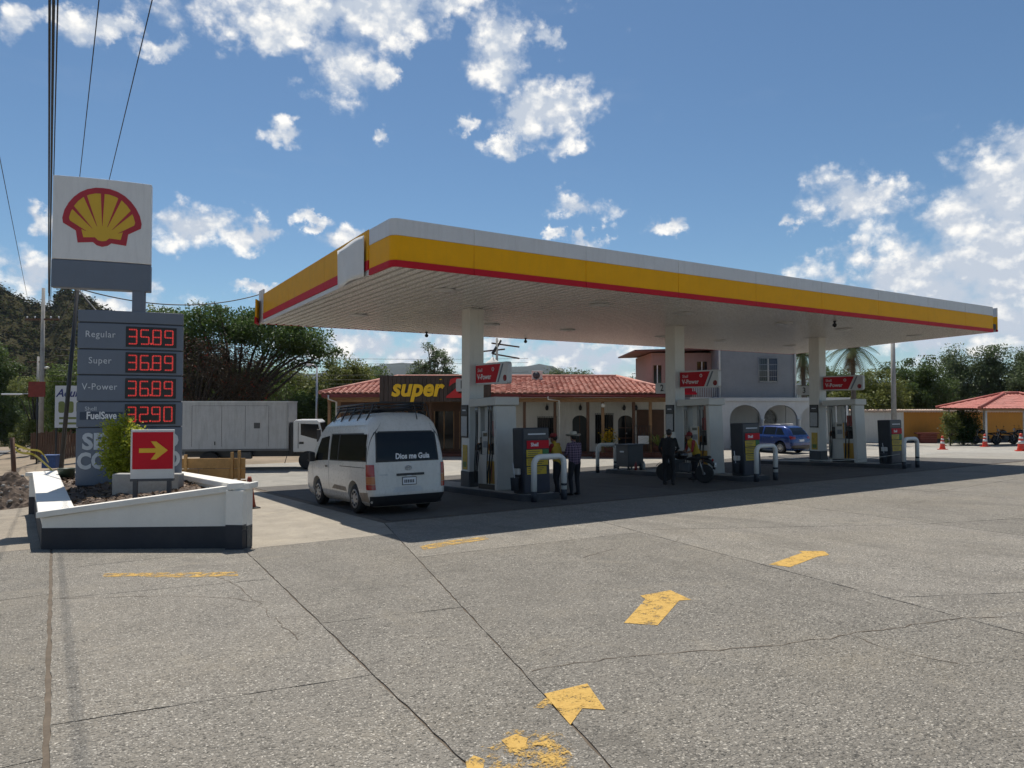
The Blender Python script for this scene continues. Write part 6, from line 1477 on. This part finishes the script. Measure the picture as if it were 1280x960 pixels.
# ------------------------------------------------------------------ overhead wires
WIRE = mat('black_cable', (.02, .02, .022), .6)
def wire(a, b, sag, r, label, group, n=40, parent=None):
    a, b = Vector(a), Vector(b); pts = [a.lerp(b, i / n) - Vector((0, 0, 4 * sag * (i / n) * (1 - i / n))) for i in range(n + 1)]
    tag(MB().tube(pts, r, 5).build('overhead_wire', WIRE), label, 'wire', group)
q = Vector(cpole.location); 
def arm(k, z): return (q.x + CA * k, q.y - SA * k, z)
for k, (x, z, xe, ze, r) in enumerate(((.06, 9.4, .30, 8.9, .014), (.10, 9.2, .38, 8.7, .013), (.16, 9.0, .48, 8.5, .014), (.05, 8.6, .35, 8.1, .022), (.11, 8.4, .42, 7.7, .018))):
    wire((x, -22, z + .6), arm(xe, ze), .5, r, 'black overhead cable in the bundle running along the road', 'overhead cables along the road', 60)
wire((.62, -20, 10.2), (.5, 62, 8.4), .2, .011, 'single thin wire passing over the emblem panel', None, 60); wire((1.5, -20, 10.2), (1.2, 62, 8.2), .2, .011, 'thin wire slanting down towards the emblem panel top', None, 60); wire((-1.3, -20, 10.1), (-1.6, 62, 8.6), .2, .011, 'thin wire on the far roadside slanting down to the hill', None, 60)
lt = Vector(lp.location) + dlat * .45 + Vector((0, 0, zt - .05))
wire(lt, (BL[0], BL[1], ZC + 1.05), .42, .018, 'sagging cable from the black pole to the canopy corner', None)
wire(lt + Vector((0, 0, .0)), L(140, 16.7, 3.6), .02, .022, 'short stay cable from the black pole to the price sign', None, 10)
wire(lt, arm(.5, 6.9), .4, .012, 'thin cable linking the black pole to the concrete pole', None)
for k, (z0, z1) in enumerate(((5.35, 5.1), (4.95, 4.75), (4.0, 3.95), (3.65, 3.6), (3.3, 3.3))):
    wire(arm(.3, z0), L(660, 60., z1 + .6), .3, .013, 'thin distribution wire strung in front of the trees behind the truck', 'distribution wires behind the truck', 50)

# ------------------------------------------------------------------ trees
tree('flame_tree', 'wide spreading flame tree with sparse red blossom behind the truck', L(300, 50.), 9.5,
     [(-2.2, 0, 8.2, 3.4, 3, 1.5), (1.6, 0, 8.0, 3.2, 3, 1.4), (4.2, -1, 6.9, 2.4, 2.4, 1.3), (-4.4, 1, 6.8, 2.4, 2.4, 1.6)], GL_FLAM, .16, 130, 1.0, 190, .32, .22, 11, BARKD, 'trees beyond the truck', flat=.7)
tree('flame_tree', 'half-bare flame tree showing dark branches and red blossom behind the price sign', L(245, 47.), 8.,
     [(0, 0, 5.6, 3.0, 2.5, 1.7), (2.3, 0, 5.3, 2.4, 2, 1.4), (-1.5, 0, 3.4, 2.2, 2, 1.4), (3.4, 0, 4.0, 2.2, 2, 1.5)], GL_DRY, .11, 75, .8, 190, .26, .2, 12, BARKD, 'trees beyond the truck')
tree('roadside_tree', 'broad green tree topping out above the price sign', L(178, 52.), 9.5, [(0, 0, 7.6, 3.0, 3, 2.0), (-2, 0, 6.2, 2.2, 2, 1.8), (1.5, 0, 5.5, 2.4, 2.4, 2.)], GL_OLIVE, .18, 120, .9, 110, .25, .25, 13, BARK, 'trees beyond the truck')
tree('round_tree', 'bushy olive-green tree left of the tiled shop', L(428, 56.), 7.2, [(0, 0, 4.9, 2.0, 2, 1.9), (1.0, 0, 4.0, 1.8, 1.8, 1.8), (-1.2, 0, 3.2, 1.7, 1.7, 1.6)], GL_OLIVE, .15, 140, .75, 95, .16, .25, 14, BARK, 'trees beyond the truck')
tree('round_tree', 'small green tree just behind the shop roof hip', L(462, 60.), 6.6, [(0, 0, 4.8, 1.5, 1.5, 1.5), (.5, 0, 3.4, 1.5, 1.5, 1.5)], GL_MID, .15, 130, .7, 60, .14, .25, 15, BARK, 'trees beyond the truck')
for k, (px, dp_, h) in enumerate(((355, 53., 4.6), (385, 51., 4.4), (335, 57., 4.8), (270, 55., 4.6), (232, 51., 4.2), (405, 55., 4.0))):
    tree('hedge_tree', ('low dark tree filling the gap behind the truck cab', 'low dark tree beside the street lamp', 'low dark tree behind the cargo box', 'low dark tree beneath the flame tree', 'low dark tree beside the price sign', 'low dark tree at the end of the shop')[k], L(px, dp_), h, [(0, 0, h * .55, 1.9, 1.7, h * .40), (.8, 0, h * .35, 1.6, 1.5, h * .3)], GL_DARK if k % 2 else GL_MID, .15, 110, .75, 60, .13, .2, 30 + k, BARKD, 'low trees behind the truck')
tree('cedar_tree', 'tall feathery dark tree rising behind the shop sign', L(541, 66.), 9.4, [(-.1, 0, 7.4, .9, .9, 1.0), (.9, 0, 7.1, .8, .8, 1.1), (-1.4, 0, 6.0, 1.0, .9, .8), (1.7, 0, 5.6, 1.0, .9, .9), (.2, 0, 5.4, 1.7, 1.4, 1.3)], GL_GREY, .15, 60, .5, 75, .16, .4, 16, BARK, 'trees behind the shop', flat=.8)
tree('feathery_tree', 'low feathery tree crest showing over the tiled ridge', L(700, 62.), 6.2, [(0, 0, 5.0, 1.6, 1.5, 1.0), (1.6, 0, 4.8, 1.2, 1.2, .9), (2.9, 0, 4.9, .9, .9, 1.)], GL_GREY, .14, 70, .6, 70, .15, .4, 17, BARK, 'trees behind the shop')
tree('feathery_tree', 'small tree in the gap between tiled roof and pink house', L(806, 62.), 5.8, [(0, 0, 4.5, 1.6, 1.5, 1.2), (1.0, 0, 3.8, 1.5, 1.5, 1.2)], GL_GREY, .14, 80, .6, 55, .14, .4, 18, BARK, 'trees behind the shop')
RT = 'trees beyond the ochre wall'
tree('leafy_tree', 'rounded dark green tree behind the bare utility pole', L(1142, 62.), 7.4, [(0, 0, 5.0, 2.4, 2.4, 2.2), (-2.2, 0, 3.6, 2., 2, 1.8), (1.8, 0, 3.6, 1.8, 2, 1.9), (0, 0, 2.4, 3.2, 2.2, 1.6)], GL_DARK, .16, 150, .8, 120, .22, .25, 19, BARKD, RT)
tree('leafy_tree', 'taller airy tree behind the shelter roof', L(1200, 68.), 9., [(0, 0, 6.6, 1.9, 1.8, 1.6), (1.6, 0, 5.4, 1.8, 1.8, 1.8), (-1.5, 0, 5., 1.7, 1.7, 1.6), (0, 0, 3.2, 3., 2.2, 1.8)], GL_GREY, .16, 110, .8, 105, .2, .3, 20, BARK, RT)
tree('leafy_tree', 'pointed grey-green tree above the shelter ridge', L(1240, 66.), 9.2, [(0, 0, 7.0, 1.1, 1.1, 1.4), (.3, 0, 5.2, 1.9, 1.8, 1.8), (-.6, 0, 3.4, 2.4, 2, 1.7)], GL_GREY, .16, 110, .75, 95, .2, .3, 21, BARK, RT)
tree('leafy_tree', 'large grey-green tree at the right end of the wall', L(1290, 64.), 9., [(0, 0, 6.3, 2.0, 2, 1.8), (-1.2, 0, 4.8, 1.8, 1.8, 1.7), (1.5, 0, 4.6, 2, 2, 2), (0, 0, 3., 3, 2, 1.8)], GL_GREY, .16, 120, .8, 120, .2, .3, 22, BARK, RT)
tree('leafy_tree', 'mid green tree between the palm and the utility pole', L(1092, 58.), 5.6, [(0, 0, 3.9, 2.2, 2.2, 1.9), (1.8, 0, 3.2, 1.8, 1.8, 1.7), (-2.2, 0, 3.2, 1.9, 1.8, 1.7)], GL_OLIVE, .15, 130, .75, 95, .2, .25, 23, BARKD, RT)
tree('leafy_tree', 'dark tree filling the lane end behind the third pump', L(1040, 62.), 6., [(0, 0, 4.0, 2.4, 2.2, 2.), (1.8, 0, 3.2, 1.8, 1.8, 1.7)], GL_DARK, .16, 130, .8, 75, .2, .25, 24, BARKD, RT)
tree('leafy_tree', 'dark green tree behind the shelter to the right', L(1345, 60.), 8., [(0, 0, 5.4, 2.8, 2.4, 2.4), (0, 0, 3, 3.2, 2.4, 2.)], GL_DARK, .16, 120, .85, 90, .2, .25, 25, BARKD, RT)
tree('wall_shrub', 'large dark glossy shrub against the ochre wall by the shelter post', L(1203, 50.8), 2.6, [(-.5, 0, 1.2, .9, .8, 1.1), (.6, 0, 1.4, .9, .8, 1.2)], leafmat('shrub_glossy', (.012, .03, .012), (.05, .10, .02)), .1, 110, .4, 60, .06, .15, 26, BARKD, None, cat='shrub')
tree('wall_shrub', 'light green leafy shrub with upright stems in front of the shelter', L(1187, 49.4), 2.6, [(0, 0, 1.3, .5, .5, 1.1), (.1, 0, 2.0, .35, .35, .5)], GL_OLIVE, .12, 45, .34, 22, .04, .15, 27, BARKD, None, cat='shrub')
tree('roadside_tree', 'small green street tree over the road by the concrete pole', L(44, 62.), 6., [(0, 0, 5.6, 1.7, 1.6, .9), (.6, 0, 2.6, 1.6, 1.5, 1.6), (0, 0, 1.4, 1.6, 1.5, 1.2)], GL_OLIVE, .15, 120, .65, 70, .14, .3, 40, BARKD, 'trees along the road')
tree('roadside_tree', 'tall dark tree at the far side of the road under the hill', L(-14, 75.), 13., [(0, 0, 9., 2.8, 2.8, 3.), (.6, 0, 5, 2.8, 2.8, 3.), (0, 0, 2, 2.4, 2.4, 2)], GL_DARK, .2, 130, 1., 110, .3, .2, 41, BARKD, 'trees along the road')
tree('roadside_tree', 'dark tree beyond the banner by the roadside fence', L(92, 60.), 7., [(0, 0, 4.4, 2.2, 2, 2.), (0, 0, 2.2, 2.2, 2, 1.8)], GL_MID, .16, 120, .8, 80, .2, .25, 42, BARKD, 'trees along the road')
for k, (px, dp_, h) in enumerate(((2, 120., 11), (12, 160., 12), (58, 110., 9), (66, 150., 10), (75, 95., 8.))):
    tree('roadside_tree', ('dense tree on the far verge below the hill', 'dense tree further down the far verge', 'dense tree lining the near verge beyond the poles', 'dense tree further down the near verge', 'dense tree behind the red board sign')[k], L(px, dp_), h, [(0, 0, h * .6, 3.2, 3, h * .35), (0, 0, h * .3, 3., 3, h * .28)], GL_DARK if k < 2 else GL_MID, .3, 70, 1.3, 70, .25, .25, 50 + k, BARKD, 'trees along the road')
for k, (px, dp_, h, m_) in enumerate(((318, 60., 7.6, GL_MID), (372, 61., 6.6, GL_OLIVE), (262, 60., 8.2, GL_FLAM))):
    tree('backdrop_tree', ('mid green tree seen through the flame tree branches', 'olive green tree right behind the truck cab', 'leafy tree between the price sign and the flame tree')[k], L(px, dp_), h, [(0, 0, h * .62, 2.6, 2.2, h * .26), (1.2, 0, h * .42, 2.4, 2, h * .26), (-1.2, 0, h * .4, 2.4, 2, h * .28)], m_, .16, 120, .8, 110, .2, .25, 70 + k, BARKD, 'trees beyond the truck')
# palm
def palm(label, loc, h, seed):
    r = random.Random(seed); o = thing('palm_tree', label, 'palm tree', loc)
    MB().tube([(0, 0, -.2), (.1, 0, h * .5), (.05, .05, h)], [.24, .17, .15], 10).build('trunk', BARK, o)
    gm_, dm = leafmat('palm_green', (.035, .055, .018), (.13, .16, .05)), leafmat('palm_dead', (.10, .06, .03), (.28, .19, .10), .15)
    for k in range(26):
        a = 2.4 * k + r.uniform(-.2, .2); el = 1.15 - 2.1 * (k / 26); ln = r.uniform(2.2, 3.0); dead = k > 20
        if dead: el = -1.2; ln = 1.9
        dx, dy = math.cos(a), math.sin(a); mb = MB(); pts = []
        for i in range(13):
            t = i / 12; bendz = -1.5 * t * t * ln * .42
            pts.append(Vector((dx * ln * t * math.cos(el) * (1 - .12 * t), dy * ln * t * math.cos(el) * (1 - .12 * t), h + ln * t * math.sin(el) + (bendz if not dead else -.2 * t))))
        mb.tube(pts, [.03 * (1 - .8 * i / 12) for i in range(13)], 4, cap=False)
        for i in range(1, 13):
            for s in (-1, 1):
                for q_ in (0, .5):
                    p = pts[i - 1].lerp(pts[i], q_); w = .62 * math.sin(math.pi * (i + .5) / 14) + .1
                    e = p + Vector((-dy * s * w * .75 + dx * .25 * w, dx * s * w * .75 + dy * .25 * w, -w * .55)); t_ = (pts[i] - pts[i - 1]).normalized() * .035
                    mb.add([p - t_, p + t_, e], [(0, 1, 2)])
        mb.build('frond', dm if dead else gm_, o, fix=False)
palm('palm tree with hanging dry fronds behind the third column', L(1066, 53.), 7.2, 3)
palm('second palm with yellowing fronds beside the grey block house', L(1004, 56.), 6.8, 5)

# ------------------------------------------------------------------ hills
def ridge(name, dep, prof, m, label, depth=600, seed=0, nz=.06):
    mb = MB(); n = 90; l0, l1 = prof[0][0], prof[-1][0]
    xs_, zs_ = [p[0] for p in prof], [p[1] for p in prof]; rr = np.random.default_rng(seed); ph = rr.random(12) * 6.28
    def f(a, b):
        lat = l0 + (l1 - l0) * a; z = float(np.interp(lat, xs_, zs_)); t = math.sin(math.pi * b) if b < .5 else 1 - (b - .5) * 1.6
        z *= t * (1 + nz * sum(math.sin(lat * (.012 + .011 * k) + b * (3 + k * 2) + ph[k]) for k in range(6)) * .5)
        return tuple(W(lat * (1 + (b - .5) * depth / dep), dep + (b - .5) * depth, z - 4))
    return tag(mb.grid(f, n, 22).build(name, m, fix=False), label, 'hill', kind='structure')
FARM = mat('far_forest', (.024, .034, .034), .95, var=.4, scale=.01)
ridge('far_hill', 1500, [(-1300, 40), (-700, 70), (-420, 66), (-280, 95), (-180, 84), (-80, 60), (40, 92), (130, 60), (300, 40), (700, 60), (1300, 40)], FARM, 'distant wooded hill ridge behind the shop roofs', 700, 4)
# scrub on the near hillside: uncountable
N = 22000; hl = rng.random((N, 2)); PP = []
for a, b in hl:
    lat = -520 + 440 * a; dep = 120 + 260 * b; p = W(lat, dep, 0); z = hill_z(p.x, p.y)
    if z < 1.: continue
    n_ = 20; s = rng.uniform(.8, 2.4)
    PP.append(rng.normal(size=(n_, 3)) * s * .5 + np.array([p.x, p.y, gz(p.x, p.y) - .1 + z + s * .35]))
PP = np.concatenate(PP); k = rng.random(len(PP)) < .55
tag(link('hillside_scrub', leaves_mesh('hillside_scrub', PP[k], .5, leafmat('scrub_green', (.032, .042, .015), (.065, .078, .03), .1, None, 0.), .8, .9, 61), None), 'green scrub covering the hillside', 'scrub', kind='stuff')
tag(link('dry_brush', leaves_mesh('dry_brush', PP[~k], .5, leafmat('scrub_dry', (.05, .042, .025), (.085, .07, .043), .1, None, 0.), .8, .9, 62), None), 'dry brown brush covering the hillside', 'brush', kind='stuff')

# ------------------------------------------------------------------ air
hz = MB().box(-1600, 2600, -300, 2600, -40, 118)
hm = bpy.data.materials.new('haze_air'); hm.use_nodes = True; t = NT(hm.node_tree); t.n.clear()
pv = t.node('ShaderNodeVolumePrincipled', {'Color': (.66, .82, 1.0, 1), 'Density': .00007, 'Anisotropy': .2}); ov = t.node('ShaderNodeOutputMaterial'); t.l.new(pv.outputs[0], ov.inputs['Volume'])
tag(hz.build('haze', hm), 'thin bluish air haze over the far hills', 'haze', kind='stuff')
